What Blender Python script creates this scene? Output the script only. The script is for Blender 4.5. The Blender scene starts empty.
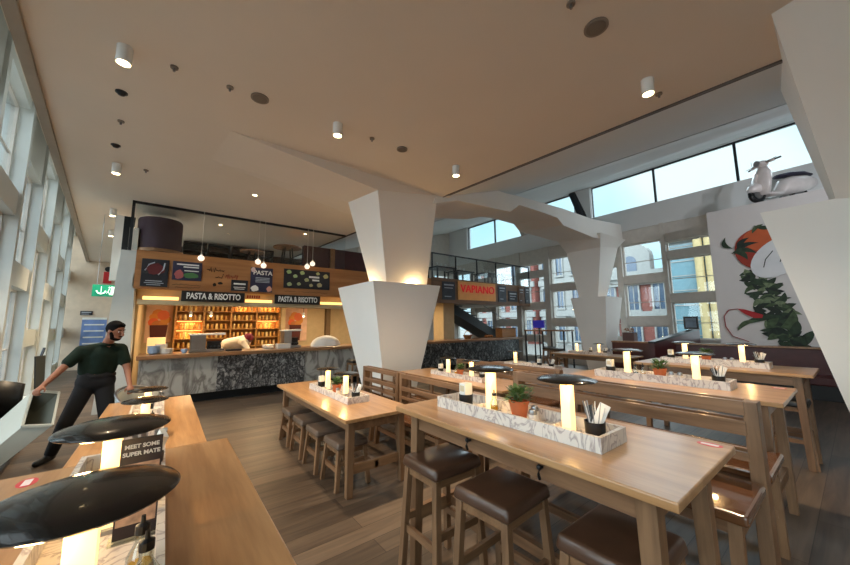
import bpy, bmesh, math, random
from mathutils import Vector, Matrix
random.seed(7)
S = bpy.context.scene
COL = S.collection
PI = math.pi
def srgb(r, g, b):
    f = lambda c: ((c/255+.055)/1.055)**2.4 if c > 10 else c/255/12.92
    return (f(r), f(g), f(b), 1)

# ------------------------------------------------------------------ materials
MATS = {}
def base(name):
    m = bpy.data.materials.new(name); m.use_nodes = True
    MATS[name] = m
    return m, m.node_tree.nodes, m.node_tree.links, m.node_tree.nodes['Principled BSDF']
def plain(name, rgb, rough=.5, metal=0, var=.06, scale=6, coat=0, spec=.5):
    m, n, l, b = base(name)
    tc = n.new('ShaderNodeTexCoord'); no = n.new('ShaderNodeTexNoise'); no.inputs['Scale'].default_value = scale
    no.inputs['Detail'].default_value = 3
    l.new(tc.outputs['Object'], no.inputs['Vector'])
    rp = n.new('ShaderNodeValToRGB'); c = srgb(*rgb)
    rp.color_ramp.elements[0].position = .3; rp.color_ramp.elements[1].position = .7
    rp.color_ramp.elements[0].color = tuple(x*(1-var) for x in c[:3])+(1,)
    rp.color_ramp.elements[1].color = tuple(min(1, x*(1+var)) for x in c[:3])+(1,)
    l.new(no.outputs['Fac'], rp.inputs['Fac']); l.new(rp.outputs['Color'], b.inputs['Base Color'])
    b.inputs['Roughness'].default_value = rough; b.inputs['Metallic'].default_value = metal
    b.inputs['Coat Weight'].default_value = coat; b.inputs['Specular IOR Level'].default_value = spec
    return m
def glow(name, rgb, strength):
    m, n, l, b = base(name)
    b.inputs['Base Color'].default_value = srgb(*rgb); b.inputs['Emission Color'].default_value = srgb(*rgb)
    b.inputs['Emission Strength'].default_value = strength
    return m
def wood(name, c1, c2, axis='Y', rough=.38, coat=.25, sc=1.0):
    m, n, l, b = base(name)
    tc = n.new('ShaderNodeTexCoord'); mp = n.new('ShaderNodeMapping'); k = 9*sc
    mp.inputs['Scale'].default_value = {'X': (.7*sc, k, k), 'Y': (k, .7*sc, k), 'Z': (k, k, .7*sc)}[axis]
    l.new(tc.outputs['Object'], mp.inputs['Vector'])
    a = n.new('ShaderNodeTexNoise'); a.inputs['Scale'].default_value = 1.6; a.inputs['Detail'].default_value = 5; a.inputs['Distortion'].default_value = .6
    l.new(mp.outputs[0], a.inputs['Vector'])
    f = n.new('ShaderNodeTexNoise'); f.inputs['Scale'].default_value = 9; f.inputs['Detail'].default_value = 4
    l.new(mp.outputs[0], f.inputs['Vector'])
    ma = n.new('ShaderNodeMath'); ma.operation = 'MULTIPLY_ADD'; ma.inputs[1].default_value = .35
    l.new(f.outputs['Fac'], ma.inputs[0]); l.new(a.outputs['Fac'], ma.inputs[2])
    rp = n.new('ShaderNodeValToRGB')
    rp.color_ramp.elements[0].position = .45; rp.color_ramp.elements[1].position = .85
    rp.color_ramp.elements[0].color = srgb(*c1); rp.color_ramp.elements[1].color = srgb(*c2)
    l.new(ma.outputs[0], rp.inputs['Fac']); l.new(rp.outputs['Color'], b.inputs['Base Color'])
    b.inputs['Roughness'].default_value = rough; b.inputs['Coat Weight'].default_value = coat; b.inputs['Coat Roughness'].default_value = .25
    return m
def planks(name, c1, c2, c3, w=2.2, h=.19):
    m, n, l, b = base(name)
    tc = n.new('ShaderNodeTexCoord')
    br = n.new('ShaderNodeTexBrick'); br.inputs['Scale'].default_value = 1; br.inputs['Brick Width'].default_value = w; br.inputs['Row Height'].default_value = h
    br.inputs['Mortar Size'].default_value = .003; br.offset = .37
    br.inputs['Color1'].default_value = (0, 0, 0, 1); br.inputs['Color2'].default_value = (1, 1, 1, 1); br.inputs['Mortar'].default_value = (.2, .2, .2, 1)
    l.new(tc.outputs['Object'], br.inputs['Vector'])
    mp = n.new('ShaderNodeMapping'); mp.inputs['Scale'].default_value = (.8, 9, 9); l.new(tc.outputs['Object'], mp.inputs['Vector'])
    a = n.new('ShaderNodeTexNoise'); a.inputs['Scale'].default_value = 1.5; a.inputs['Detail'].default_value = 6; a.inputs['Distortion'].default_value = .8
    l.new(mp.outputs[0], a.inputs['Vector'])
    ma = n.new('ShaderNodeMath'); ma.operation = 'MULTIPLY_ADD'; ma.inputs[1].default_value = .4
    l.new(br.outputs['Color'], ma.inputs[0]); l.new(a.outputs['Fac'], ma.inputs[2])
    rp = n.new('ShaderNodeValToRGB'); e = rp.color_ramp.elements
    e[0].position = .35; e[1].position = 1.0; e[0].color = srgb(*c1); e[1].color = srgb(*c3)
    x = e.new(.62); x.color = srgb(*c2)
    l.new(ma.outputs[0], rp.inputs['Fac'])
    mx = n.new('ShaderNodeMixRGB'); mx.blend_type = 'MULTIPLY'; mx.inputs[2].default_value = (.35, .32, .3, 1)
    l.new(br.outputs['Fac'], mx.inputs[0]); l.new(rp.outputs['Color'], mx.inputs[1]); l.new(mx.outputs[0], b.inputs['Base Color'])
    b.inputs['Roughness'].default_value = .42
    return m
def marble(name, base_c, vein_c, scale=1.2, width=.06, fine=None, rough=.3, warp=2.2):
    m, n, l, b = base(name)
    tc = n.new('ShaderNodeTexCoord')
    a = n.new('ShaderNodeTexNoise'); a.inputs['Scale'].default_value = scale; a.inputs['Detail'].default_value = 7; a.inputs['Distortion'].default_value = warp
    mp = n.new('ShaderNodeMapping'); mp.inputs['Rotation'].default_value = (.3, .7, .4); mp.inputs['Scale'].default_value = (1.6, 1.6, .8)
    l.new(tc.outputs['Object'], mp.inputs['Vector']); l.new(mp.outputs[0], a.inputs['Vector'])
    s = n.new('ShaderNodeMath'); s.operation = 'SUBTRACT'; s.inputs[1].default_value = .5; l.new(a.outputs['Fac'], s.inputs[0])
    ab = n.new('ShaderNodeMath'); ab.operation = 'ABSOLUTE'; l.new(s.outputs[0], ab.inputs[0])
    rp = n.new('ShaderNodeValToRGB'); rp.color_ramp.elements[0].position = 0; rp.color_ramp.elements[1].position = width
    rp.color_ramp.elements[0].color = srgb(*vein_c); rp.color_ramp.elements[1].color = srgb(*base_c)
    l.new(ab.outputs[0], rp.inputs['Fac'])
    out = rp.outputs['Color']
    if fine:
        v = n.new('ShaderNodeTexVoronoi'); v.feature = 'DISTANCE_TO_EDGE'; v.inputs['Scale'].default_value = fine
        add = n.new('ShaderNodeMixRGB'); add.blend_type = 'ADD'; add.inputs[0].default_value = .22
        nn = n.new('ShaderNodeTexNoise'); nn.inputs['Scale'].default_value = fine*.7; nn.inputs['Detail'].default_value = 4
        l.new(tc.outputs['Object'], nn.inputs['Vector']); l.new(tc.outputs['Object'], add.inputs[1]); l.new(nn.outputs['Color'], add.inputs[2])
        l.new(add.outputs[0], v.inputs['Vector'])
        r2 = n.new('ShaderNodeValToRGB'); r2.color_ramp.elements[0].position = .02; r2.color_ramp.elements[1].position = .11
        r2.color_ramp.elements[0].color = srgb(*vein_c); r2.color_ramp.elements[1].color = (1, 1, 1, 1)
        l.new(v.outputs['Distance'], r2.inputs['Fac'])
        mx = n.new('ShaderNodeMixRGB'); mx.blend_type = 'MULTIPLY'; mx.inputs[0].default_value = .9
        l.new(out, mx.inputs[1]); l.new(r2.outputs['Color'], mx.inputs[2]); out = mx.outputs[0]
    l.new(out, b.inputs['Base Color']); b.inputs['Roughness'].default_value = rough
    return m
def glass(name, tint=(1, 1, 1), refl=.08, rough=.0):
    m, n, l, b = base(name); n.remove(b)
    t = n.new('ShaderNodeBsdfTransparent'); t.inputs[0].default_value = tint+(1,)
    g = n.new('ShaderNodeBsdfGlossy'); g.inputs['Roughness'].default_value = rough
    lw = n.new('ShaderNodeLayerWeight'); lw.inputs['Blend'].default_value = .25
    ma = n.new('ShaderNodeMath'); ma.operation = 'MULTIPLY_ADD'; ma.inputs[1].default_value = .5; ma.inputs[2].default_value = refl
    l.new(lw.outputs['Fresnel'], ma.inputs[0])
    mx = n.new('ShaderNodeMixShader'); l.new(ma.outputs[0], mx.inputs[0]); l.new(t.outputs[0], mx.inputs[1]); l.new(g.outputs[0], mx.inputs[2])
    l.new(mx.outputs[0], n['Material Output'].inputs[0])
    return m

plaster = plain('plaster', (226, 216, 204), .85, var=.015, scale=1.5)
plaster_c = plain('column_plaster', (232, 228, 222), .8, var=.015, scale=1.5)
soffit_m = plain('atrium_soffit', (214, 216, 216), .8, var=.01, scale=1.5)
oak = wood('oak_top', (160, 116, 74), (192, 148, 102), 'Y', .3, .5)
oak_leg = wood('oak_leg', (104, 76, 52), (138, 104, 74), 'Z', .45, .1)
oak_rail = wood('oak_rail', (104, 74, 50), (142, 106, 76), 'Y', .4, .2)
oak_x = wood('oak_cross', (108, 78, 52), (142, 106, 74), 'X', .45, .1)
fascia_m = wood('fascia_wood', (150, 98, 54), (176, 122, 72), 'X', .5, .05, .5)
counter_wood = wood('counter_wood', (120, 84, 56), (160, 118, 80), 'X', .35, .3)
floor_m = planks('floor_planks', (52, 43, 36), (80, 67, 56), (108, 92, 77))
marble_w = marble('white_marble', (172, 170, 164), (112, 108, 104), 2.2, .1, None, .3, .9)
marble_g = marble('black_veined_marble', (182, 182, 180), (42, 44, 50), 3.0, .2, 9)
marble_d = marble('dark_marble', (160, 164, 164), (30, 34, 38), 2.2, .2, 6)
tray_m = marble('tray_marble', (222, 214, 204), (168, 154, 150), 5, .05)
brown_leather = plain('brown_leather', (78, 54, 40), .28, var=.18, scale=9, coat=.35)
tan_leather = plain('tan_leather', (98, 64, 40), .2, var=.18, scale=7, coat=.5)
taupe_leather = plain('taupe_leather', (96, 80, 68), .38, var=.12, scale=9)
burgundy = plain('burgundy_leather', (72, 28, 28), .4, var=.15)
purple = plain('purple_fabric', (62, 36, 52), .75, var=.1)
shade_m = plain('bronze_shade', (44, 40, 38), .22, .7, var=.1, coat=.3)
black = plain('black_plastic', (18, 18, 20), .4)
black_matt = plain('black_matt', (12, 12, 13), .8)
white_p = plain('white_paper', (236, 232, 224), .6, var=.03)
white_c = plain('white_ceramic', (232, 232, 230), .2)
blue_c = plain('blue_bowl', (140, 164, 196), .3)
steel = plain('steel', (150, 150, 152), .3, .9)
darksteel = plain('dark_steel', (52, 54, 58), .4, .7)
terra = plain('terracotta', (178, 94, 52), .7)
leaf_m = plain('leaf', (74, 104, 50), .5, var=.35, scale=40)
soil_m = plain('soil', (40, 28, 20), .9)
oil_m = plain('oil', (206, 150, 40), .15)
vinegar_m = plain('vinegar', (44, 20, 12), .15)
jar_m = glass('jar_glass', (.93, .96, .93), .1)
pane_m = glass('pane_glass', (.96, .99, 1.0), .03)
rail_glass = glass('rail_glass', (.92, .95, .96), .02)
cream = plain('cream_wall', (196, 174, 136), .8)
skin_m = plain('skin', (140, 92, 70), .5, var=.05)
hair_m = plain('hair', (13, 11, 10), .95, spec=.15)
green_cloth = plain('green_polo', (22, 36, 29), .9, var=.2, scale=12, spec=.2)
trouser_m = plain('black_trousers', (15, 16, 21), .95, var=.2, scale=10)
bin_m = plain('bin_plastic', (158, 160, 152), .45, var=.03)
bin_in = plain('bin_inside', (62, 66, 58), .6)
frame_m = plain('window_frame', (198, 192, 184), .6)
fin_m = plain('white_fin', (200, 204, 202), .5, var=.02)
stem_m = glow('lamp_stem', (255, 220, 156), .92)
led_m = glow('warm_strip', (255, 196, 112), 1.6)
spot_m = glow('spot_lens', (255, 226, 170), 14)
brick_m = None

# ------------------------------------------------------------------ mesh helpers
OFF = {}
class MB:
    def __init__(s): s.bm = bmesh.new()
    def box(s, x0, x1, y0, y1, z0, z1, bev=0):
        return s.hexa([(x0, y0, z0), (x1, y0, z0), (x1, y1, z0), (x0, y1, z0)], [(x0, y0, z1), (x1, y0, z1), (x1, y1, z1), (x0, y1, z1)], bev)
    def hexa(s, lo, hi, bev=0, seg=2):
        v = [s.bm.verts.new(p) for p in list(lo)+list(hi)]; k = len(lo)
        fs = [s.bm.faces.new(v[:k][::-1]), s.bm.faces.new(v[k:])]
        fs += [s.bm.faces.new((v[i], v[(i+1) % k], v[k+(i+1) % k], v[k+i])) for i in range(k)]
        if bev:
            es = list({e for f in fs for e in f.edges})
            bmesh.ops.bevel(s.bm, geom=es, offset=bev, segments=seg, profile=.5, affect='EDGES')
        return s
    def bar(s, a, b, w, h=None, up=(0, 0, 1), bev=0, w2=None, h2=None):
        a, b = Vector(a), Vector(b); h = h or w; d = (b-a).normalized(); u = Vector(up)
        if abs(d.dot(u)) > .95: u = Vector((1, 0, 0))
        r = d.cross(u).normalized(); u = r.cross(d)
        w2 = w2 or w; h2 = h2 or h
        q = lambda c, w, h: [c-r*w/2-u*h/2, c+r*w/2-u*h/2, c+r*w/2+u*h/2, c-r*w/2+u*h/2]
        return s.hexa(q(a, w, h), q(b, w2, h2), bev)
    def cyl(s, a, b, r, r2=None, seg=16):
        a, b = Vector(a), Vector(b); r2 = r if r2 is None else r2
        d = (b-a).normalized(); u = Vector((0, 0, 1)) if abs(d.z) < .95 else Vector((1, 0, 0))
        x = d.cross(u).normalized(); y = d.cross(x)
        ring = lambda c, r: [c+x*math.cos(2*PI*i/seg)*r+y*math.sin(2*PI*i/seg)*r for i in range(seg)]
        return s.hexa(ring(a, max(r, 1e-4)), ring(b, max(r2, 1e-4)))
    def lathe(s, prof, c=(0, 0, 0), seg=28, sx=1, sy=1):
        rings = []
        for r, z in prof:
            rings.append([s.bm.verts.new((c[0]+max(r, 1e-4)*sx*math.cos(2*PI*i/seg), c[1]+max(r, 1e-4)*sy*math.sin(2*PI*i/seg), c[2]+z)) for i in range(seg)])
        for p, q in zip(rings, rings[1:]):
            for i in range(seg): s.bm.faces.new((p[i], p[(i+1) % seg], q[(i+1) % seg], q[i]))
        s.bm.faces.new(rings[0][::-1]); s.bm.faces.new(rings[-1])
        return s
    def tube(s, pts, r, seg=8):
        pts = [Vector(p) for p in pts]; rings = []
        for i, p in enumerate(pts):
            d = (pts[min(i+1, len(pts)-1)]-pts[max(i-1, 0)]).normalized()
            u = Vector((0, 0, 1)) if abs(d.z) < .9 else Vector((1, 0, 0))
            x = d.cross(u).normalized(); y = d.cross(x)
            rr = r[i] if isinstance(r, (list, tuple)) else r
            rings.append([s.bm.verts.new(p+x*math.cos(2*PI*k/seg)*rr+y*math.sin(2*PI*k/seg)*rr) for k in range(seg)])
        for p, q in zip(rings, rings[1:]):
            for i in range(seg): s.bm.faces.new((p[i], p[(i+1) % seg], q[(i+1) % seg], q[i]))
        s.bm.faces.new(rings[0][::-1]); s.bm.faces.new(rings[-1])
        return s
    def ball(s, c, r, sc=(1, 1, 1), rot=None, seg=16):
        m = Matrix.Translation(c) @ (rot.to_4x4() if rot else Matrix.Identity(4)) @ Matrix.Diagonal((r*sc[0], r*sc[1], r*sc[2], 1))
        bmesh.ops.create_uvsphere(s.bm, u_segments=seg, v_segments=max(6, seg//2+2), radius=1, matrix=m)
        return s
    def cap(s, a, b, ra, rb, seg=14):
        s.cyl(a, b, ra, rb, seg); s.ball(a, ra, seg=seg); s.ball(b, rb, seg=seg); return s
    def face(s, pts):
        s.bm.faces.new([s.bm.verts.new(p) for p in pts]); return s
    def plate(s, pts, n):                       # polygon extruded along n
        n = Vector(n); lo = [Vector(p) for p in pts]
        return s.hexa(lo, [p+n for p in lo])
    def build(s, name, mat, parent=None, smooth=False, remesh=0, sub=0):
        off = OFF.get(parent.name, Vector()) if parent else Vector()
        bmesh.ops.recalc_face_normals(s.bm, faces=s.bm.faces[:])
        if off.length: bmesh.ops.translate(s.bm, verts=s.bm.verts[:], vec=-off)
        me = bpy.data.meshes.new(name); s.bm.to_mesh(me); s.bm.free()
        o = bpy.data.objects.new(name, me); COL.objects.link(o)
        if mat: me.materials.append(mat)
        if parent: o.parent = parent
        OFF[o.name] = off
        if remesh:
            r = o.modifiers.new('r', 'REMESH'); r.mode = 'VOXEL'; r.voxel_size = remesh; r.use_smooth_shade = True
            q = o.modifiers.new('s', 'SMOOTH'); q.iterations = 6; q.factor = .5
        if sub:
            q = o.modifiers.new('s', 'SUBSURF'); q.levels = sub; q.render_levels = sub
        if smooth:
            for p in me.polygons: p.use_smooth = True
            if smooth == 'auto':
                for e in me.edges: pass
                me.set_sharp_from_angle(angle=.6)
        return o
def tag(o, label, cat, group=None):
    o['label'] = label; o['category'] = cat
    if group: o['group'] = group
    return o
def thing(name, label, cat, loc=(0, 0, 0), group=None):
    o = bpy.data.objects.new(name, None); COL.objects.link(o); o.location = loc; o.empty_display_size = .1
    OFF[o.name] = Vector(loc)
    return tag(o, label, cat, group)
def struct(o): o['kind'] = 'structure'; return o
def one(mb, name, mat, label, cat, group=None, **k): return tag(mb.build(name, mat, None, **k), label, cat, group)
def dup(root, loc, label, group=None, rz=None, scale=None):
    def cp(o, par):
        c = o.copy(); COL.objects.link(c); c.parent = par
        for ch in KIDS.get(o.name, ()): cp(ch, c)
        return c
    if root.name not in KIDS:
        for o in [root]+list(root.children_recursive): KIDS[o.name] = list(o.children)
    r = cp(root, None); r.location = loc; r['label'] = label
    if group: r['group'] = group
    if rz is not None: r.rotation_euler = (0, 0, rz)
    if scale: r.scale = scale
    return r
KIDS = {}
def text(s, size, loc, rot, mat, parent, ext=.002, align='CENTER', name='lettering', bold=0, sx=1, space=1):
    cu = bpy.data.curves.new(name, 'FONT'); cu.body = s; cu.size = size; cu.extrude = ext; cu.align_x = align; cu.align_y = 'CENTER'
    cu.offset = bold; cu.space_character = space
    t = bpy.data.objects.new(name, cu); COL.objects.link(t); bpy.context.view_layer.update()
    me = bpy.data.meshes.new_from_object(t.evaluated_get(bpy.context.evaluated_depsgraph_get())); bpy.data.objects.remove(t)
    o = bpy.data.objects.new(name, me); COL.objects.link(o); me.materials.clear(); me.materials.append(mat)
    o.parent = parent; o.location = Vector(loc)-OFF.get(parent.name, Vector()); o.rotation_euler = rot; o.scale = (sx, 1, 1)
    return o
FRONT = (PI/2, 0, 0)          # text that faces -y
def lamp_light(kind, loc, energy, color=(1, .72, .42), size=.03, rot=None, **k):
    d = bpy.data.lights.new('light', kind); d.energy = energy; d.color = color
    if kind in ('POINT', 'SPOT'): d.shadow_soft_size = size
    for a, b in k.items(): setattr(d, a, b)
    o = bpy.data.objects.new('light', d); COL.objects.link(o); o.location = loc
    if rot: o.rotation_euler = rot
    return o

# ------------------------------------------------------------------ camera
cam_d = bpy.data.cameras.new('camera'); cam = bpy.data.objects.new('camera', cam_d); COL.objects.link(cam)
yaw, pitch, roll = .912407, .1232167, -.0087280
fw = Vector((math.cos(yaw)*math.cos(pitch), math.sin(yaw)*math.cos(pitch), math.sin(pitch)))
rt = Vector((math.sin(yaw), -math.cos(yaw), 0)); up = rt.cross(fw)
rt, up = rt*math.cos(roll)+up*math.sin(roll), -rt*math.sin(roll)+up*math.cos(roll)
cam.matrix_world = Matrix(((rt.x, up.x, -fw.x, 0), (rt.y, up.y, -fw.y, 0), (rt.z, up.z, -fw.z, 1.65), (0, 0, 0, 1)))
cam_d.sensor_width = 36; cam_d.lens = 333.05/850*36; cam_d.clip_start = .05; cam_d.clip_end = 300
S.camera = cam
S.view_settings.view_transform = 'Standard'; S.view_settings.look = 'None'; S.view_settings.gamma = 1
S.view_settings.use_curve_mapping = False; S.view_settings.exposure = .42

# ------------------------------------------------------------------ world
w = bpy.data.worlds.new('world'); S.world = w; w.use_nodes = True
n, l = w.node_tree.nodes, w.node_tree.links
bg = n['Background']; tc = n.new('ShaderNodeTexCoord'); no = n.new('ShaderNodeTexNoise'); no.inputs['Scale'].default_value = 2.2; no.inputs['Detail'].default_value = 5
l.new(tc.outputs['Generated'], no.inputs['Vector'])
rp = n.new('ShaderNodeValToRGB'); rp.color_ramp.elements[0].position = .35; rp.color_ramp.elements[1].position = .65
rp.color_ramp.elements[0].color = (.44, .80, .95, 1); rp.color_ramp.elements[1].color = (.80, .97, 1, 1)
l.new(no.outputs['Fac'], rp.inputs['Fac']); l.new(rp.outputs['Color'], bg.inputs['Color']); bg.inputs['Strength'].default_value = 1.0

# ------------------------------------------------------------------ the setting
struct(MB().box(-5, 13.2, -6, 19, -.1, 0).build('floor', floor_m))
struct(MB().box(-60, 80, -60, 80, -.6, -.3).build('ground', plain('street_ground', (120, 118, 114), .9)))
poly = [(-.18, -6), (5.2, -6), (3.62, 14.3), (3.3, 18.6), (-2.63, 18.6)]
struct(MB().hexa([(x, y, 4.25) for x, y in poly], [(x, y, 5.4) for x, y in poly]).build('ceiling', plaster))
# sloping atrium roof, in two strips with a groove between them
ed = lambda y, o: 4.74-.0775*(y-0)+o
rz = lambda x: 4.25+.318*(x-4.45)
def roof(a0, a1, b0, b1, th=.12, nm='ceiling_atrium'):
    lo = [(ed(-6, a0), -6, rz(4.45+a0)), (b0, -6, rz(b1)), (b0, 15, rz(b1)), (ed(15, a0), 15, rz(4.45+a0))]
    return struct(MB().hexa(lo, [(x, y, z+th) for x, y, z in lo]).build(nm, soffit_m))
rf = lambda o: 4.25+.318*o
lo = [(ed(-6, .03), -6, rf(.03)), (ed(-6, 3.43), -6, rf(3.43)), (ed(15, 3.43), 15, rf(3.43)), (ed(15, .03), 15, rf(.03))]
struct(MB().hexa(lo, [(x, y, z+.12) for x, y, z in lo]).build('ceiling_atrium', soffit_m))
lo = [(ed(-6, 3.57), -6, rf(3.57)), (13.2, -6, 7.05), (13.2, 15, 7.05), (ed(15, 3.57), 15, rf(3.57))]
struct(MB().hexa(lo, [(x, y, z+.12) for x, y, z in lo]).build('ceiling_atrium', soffit_m))
for nm, a, c in (('shadow_line', -.02, .08), ('trim_11', 3.36, 3.66)):
    lo = [(ed(-6, a), -6, rf(a)+.05), (ed(-6, c), -6, rf(c)+.05), (ed(15, c), 15, rf(c)+.05), (ed(15, a), 15, rf(a)+.05)]
    if nm == 'shadow_line': lo = [(x, y, z-.065) for x, y, z in lo]  # this strip paints in the dark shadow line along the slab edge
    struct(MB().hexa(lo, [(x, y, z+.1) for x, y, z in lo]).build(nm, plain('groove_'+nm, (92, 84, 78), .8)))
lo = [(-.22, -6, 4.2), (-.13, -6, 4.2), (-2.58, 18.5, 4.2), (-2.67, 18.5, 4.2)]
struct(MB().hexa(lo, [(x, y, z+.08) for x, y, z in lo]).build('trim_12', plain('curtain_track', (150, 138, 124), .6)))
# --- left window wall (leans away by six degrees from the table rows)
lw_o, lw_d, lw_n = Vector((-1.2, 0, 0)), Vector((-.0995, .995, 0)), Vector((-.995, -.0995, 0))
def LW(t, o, z): return lw_o+lw_d*t+lw_n*o+Vector((0, 0, z))
def lbox(mb, t0, t1, o0, o1, z0, z1):
    return mb.hexa([LW(t0, o0, z0), LW(t1, o0, z0), LW(t1, o1, z0), LW(t0, o1, z0)], [LW(t0, o0, z1), LW(t1, o0, z1), LW(t1, o1, z1), LW(t0, o1, z1)])
nwin = [0]
def next_window(): nwin[0] += 1; return 'window_%d' % nwin[0]
T0, T1 = -5.6, 19.0
lo = [LW(T0, -.5, 5.35), LW(T1, -.5, 5.35), LW(T1, .5, 5.35), LW(T0, .5, 5.35)]
struct(MB().hexa(lo, [p+Vector((0, 0, .1)) for p in lo]).build('trim_1', plaster))
# --- far end of the corridor, back wall behind the camera
struct(MB().box(-4, 4.2, 18.5, 18.7, 0, 5.6).build('wall_end', plain('end_wall', (206, 186, 164), .8)))
struct(MB().box(-3.2, 13.2, -6.2, -6, 0, 7.3).build('wall_back', plaster))
# --- right facade, a staggered grid of windows
def facade(name, P, cols, zt, mat):
    """P(u, o, z): u along the wall, o outwards."""
    wl = MB(); B = lambda m, u0, u1, o0, o1, z0, z1: m.hexa([P(u0, o0, z0), P(u1, o0, z0), P(u1, o1, z0), P(u0, o1, z0)], [P(u0, o0, z1), P(u1, o0, z1), P(u1, o1, z1), P(u0, o1, z1)])
    for (a, b, rows), nx in zip(cols, cols[1:]+[None]):
        zs = [0]+[z for r in rows for z in r]+[zt]
        for z0, z1 in zip(zs[::2], zs[1::2]):
            if z1-z0 > .01: B(wl, a, b, 0, .3, z0, z1)
        if nx: B(wl, b, nx[0], -.04, .34, 0, zt)
        for z0, z1 in rows:
            f = MB()
            for q in ((a, a+.035, z0, z1), (b-.035, b, z0, z1), (a+.035, b-.035, z0, z0+.035), (a+.035, b-.035, z1-.035, z1)): B(f, q[0], q[1], .12, .2, q[2], q[3])
            if z1-z0 > .8: B(f, a+.035, b-.035, .14, .17, z0+(z1-z0)*.42, z0+(z1-z0)*.42+.022)
            fo = struct(f.build(next_window(), frame_m)); B(q := MB(), a+.035, b-.035, .155, .16, z0+.035, z1-.035); q.build('pane', pane_m, fo)
    return struct(wl.build(name, mat))
F1, F2 = [(.43, 2.34), (2.75, 4.5)], [(.12, 1.25), (1.6, 3.4), (3.78, 5.2)]
facade('wall_left', lambda u, o, z: LW(u, o, z), [(18.99-1.83*k-1.68, 18.99-1.83*k, F1 if k % 2 else F2) for k in range(13, -1, -1)], 5.35, fin_m)
RA = [(.3, 1.52), (1.82, 3.0), (3.28, 4.42)]; RB = [(.2, .85), (1.1, 2.26), (2.54, 3.71), (3.97, 4.3)]
cols = [(2.3, 3.69, RB)]; u = 3.82
for k in range(8): cols.append((u, u+1.24, RB if k % 2 else RA)); u += 1.5 if k != 0 else 1.43
facade('wall_right', lambda u, o, z: Vector((13+o, u, z)), cols, 4.95, frame_m)
facade('wall_far', lambda u, o, z: Vector((u, 14.4+o, z)), [(4.3+1.5*k, 5.54+1.5*k, RA if k % 2 else RB) for k in range(6)], 7.3, frame_m)
# ledge under the clerestory, clerestory wall and its panes
struct(MB().hexa([(12.97, -6, 4.93), (13.3, -6, 4.93), (13.3, 14.4, 4.93), (12.97, 14.4, 4.93)], [(12.93, -6, 5.7), (13.3, -6, 5.7), (13.3, 14.4, 5.7), (12.93, 14.4, 5.7)]).build('trim_2', soffit_m))
cp = [(-2.6, -.62), (-.58, 1.74), (1.78, 3.85), (3.89, 6.0), (6.75, 8.95), (9.15, 11.0), (11.04, 12.9)]
cw = MB().box(13, 13.3, -6, 14.4, 6.98, 7.3).box(13, 13.3, 6.06, 6.7, 5.7, 6.98).box(13, 13.3, 8.97, 9.13, 5.7, 6.98).box(13, 13.3, 12.94, 14.4, 5.7, 6.98).box(13, 13.3, -6, -2.64, 5.7, 6.98)
struct(cw.build('wall_clerestory', soffit_m))
for a, b in cp:
    f = MB().box(13.1, 13.16, a-.02, a+.015, 5.7, 6.98).box(13.1, 13.16, b-.015, b+.02, 5.7, 6.98).box(13.1, 13.16, a+.015, b-.015, 5.7, 5.74).box(13.1, 13.16, a+.015, b-.015, 6.94, 6.98)
    fo = struct(f.build(next_window(), darksteel)); MB().box(13.12, 13.13, a+.015, b-.015, 5.74, 6.94).build('pane', pane_m, fo)
struct(MB().bar((13.0, 6.75, 6.98), (12.9, 6.3, 5.7), .2, .22).build('trim_3', darksteel))
struct(MB().bar((13.0, 9.6, 6.98), (12.9, 9.1, 5.7), .2, .22).build('trim_4', frame_m))
# mural wall
struct(MB().box(11.7, 13, -6, 2.3, 0, 4.64).build('wall_mural', plain('mural_wall', (206, 202, 200), .8, var=.01)))

# ------------------------------------------------------------------ columns and beams
def column(label, x0, x1, y0, y1, zs, ins, sx0, sx1, sy0, sy1, top, panel=False):
    r = thing('column', label, 'column', ((x0+x1)/2, (y0+y1)/2, 0), 'white faceted columns')
    rect = lambda a, b, c, d, z: [(a, c, z), (b, c, z), (b, d, z), (a, d, z)]
    i = ins
    sk = MB(); o = rect(x0, x1, y0, y1, zs); b = rect(x0+i[0], x1-i[1], y0+i[2], y1-i[3], 0)
    t = .05; oi = rect(x0+t, x1-t, y0+t, y1-t, zs); f = .72; fl = rect(x0+t+.12, x1-t-.12, y0+t+.12, y1-t-.12, zs-.3)
    V = lambda ps: [sk.bm.verts.new(p) for p in ps]
    R = [V(b), V(o), V(oi), V(fl)]
    for p, q in zip(R, R[1:]):
        for k in range(4): sk.bm.faces.new((p[k], p[(k+1) % 4], q[(k+1) % 4], q[k]))
    sk.bm.faces.new(R[0][::-1]); sk.bm.faces.new(R[3])
    skirt = sk.build('skirt', plaster_c, r)
    MB().hexa(rect(sx0, sx1, sy0, sy1, zs-.32), top).build('shaft', plaster_c, r)
    MB().box(x0+.14, x1-.14, sy0-.09, sy0-.06, zs-.29, zs-.27).build('light_strip', led_m, r)
    if panel: MB().hexa([(x0+.3, y0+.17, 1.0), (x0+.75, y0+.17, 1.0), (x0+.75, y0+.2, 1.0), (x0+.3, y0+.2, 1.0)], [(x0+.3, y0+.1, 1.6), (x0+.75, y0+.1, 1.6), (x0+.75, y0+.14, 1.6), (x0+.3, y0+.14, 1.6)]).build('access_panel', plaster_c, r)
    return r
column('large white faceted column with flared skirt beside the kitchen counter', 3.15, 4.87, 5.73, 7.42, 2.5, (.53, .5, .36, .4),
       3.75, 4.75, 6.15, 6.75, [(2.8, 4.96, 4.0), (4.17, 4.96, 4.22), (4.4, 6.6, 4.3), (2.64, 5.82, 4.0)])
column('distant white faceted column standing in front of the street windows', 11.35, 12.6, 5.0, 6.2, 2.5, (.35, .35, .3, .3),
       11.6, 12.1, 5.4, 5.95, [(11.35, 5.05, 4.15), (12.7, 5.05, 4.3), (12.7, 6.25, 4.3), (11.35, 6.25, 4.15)], True)
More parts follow.
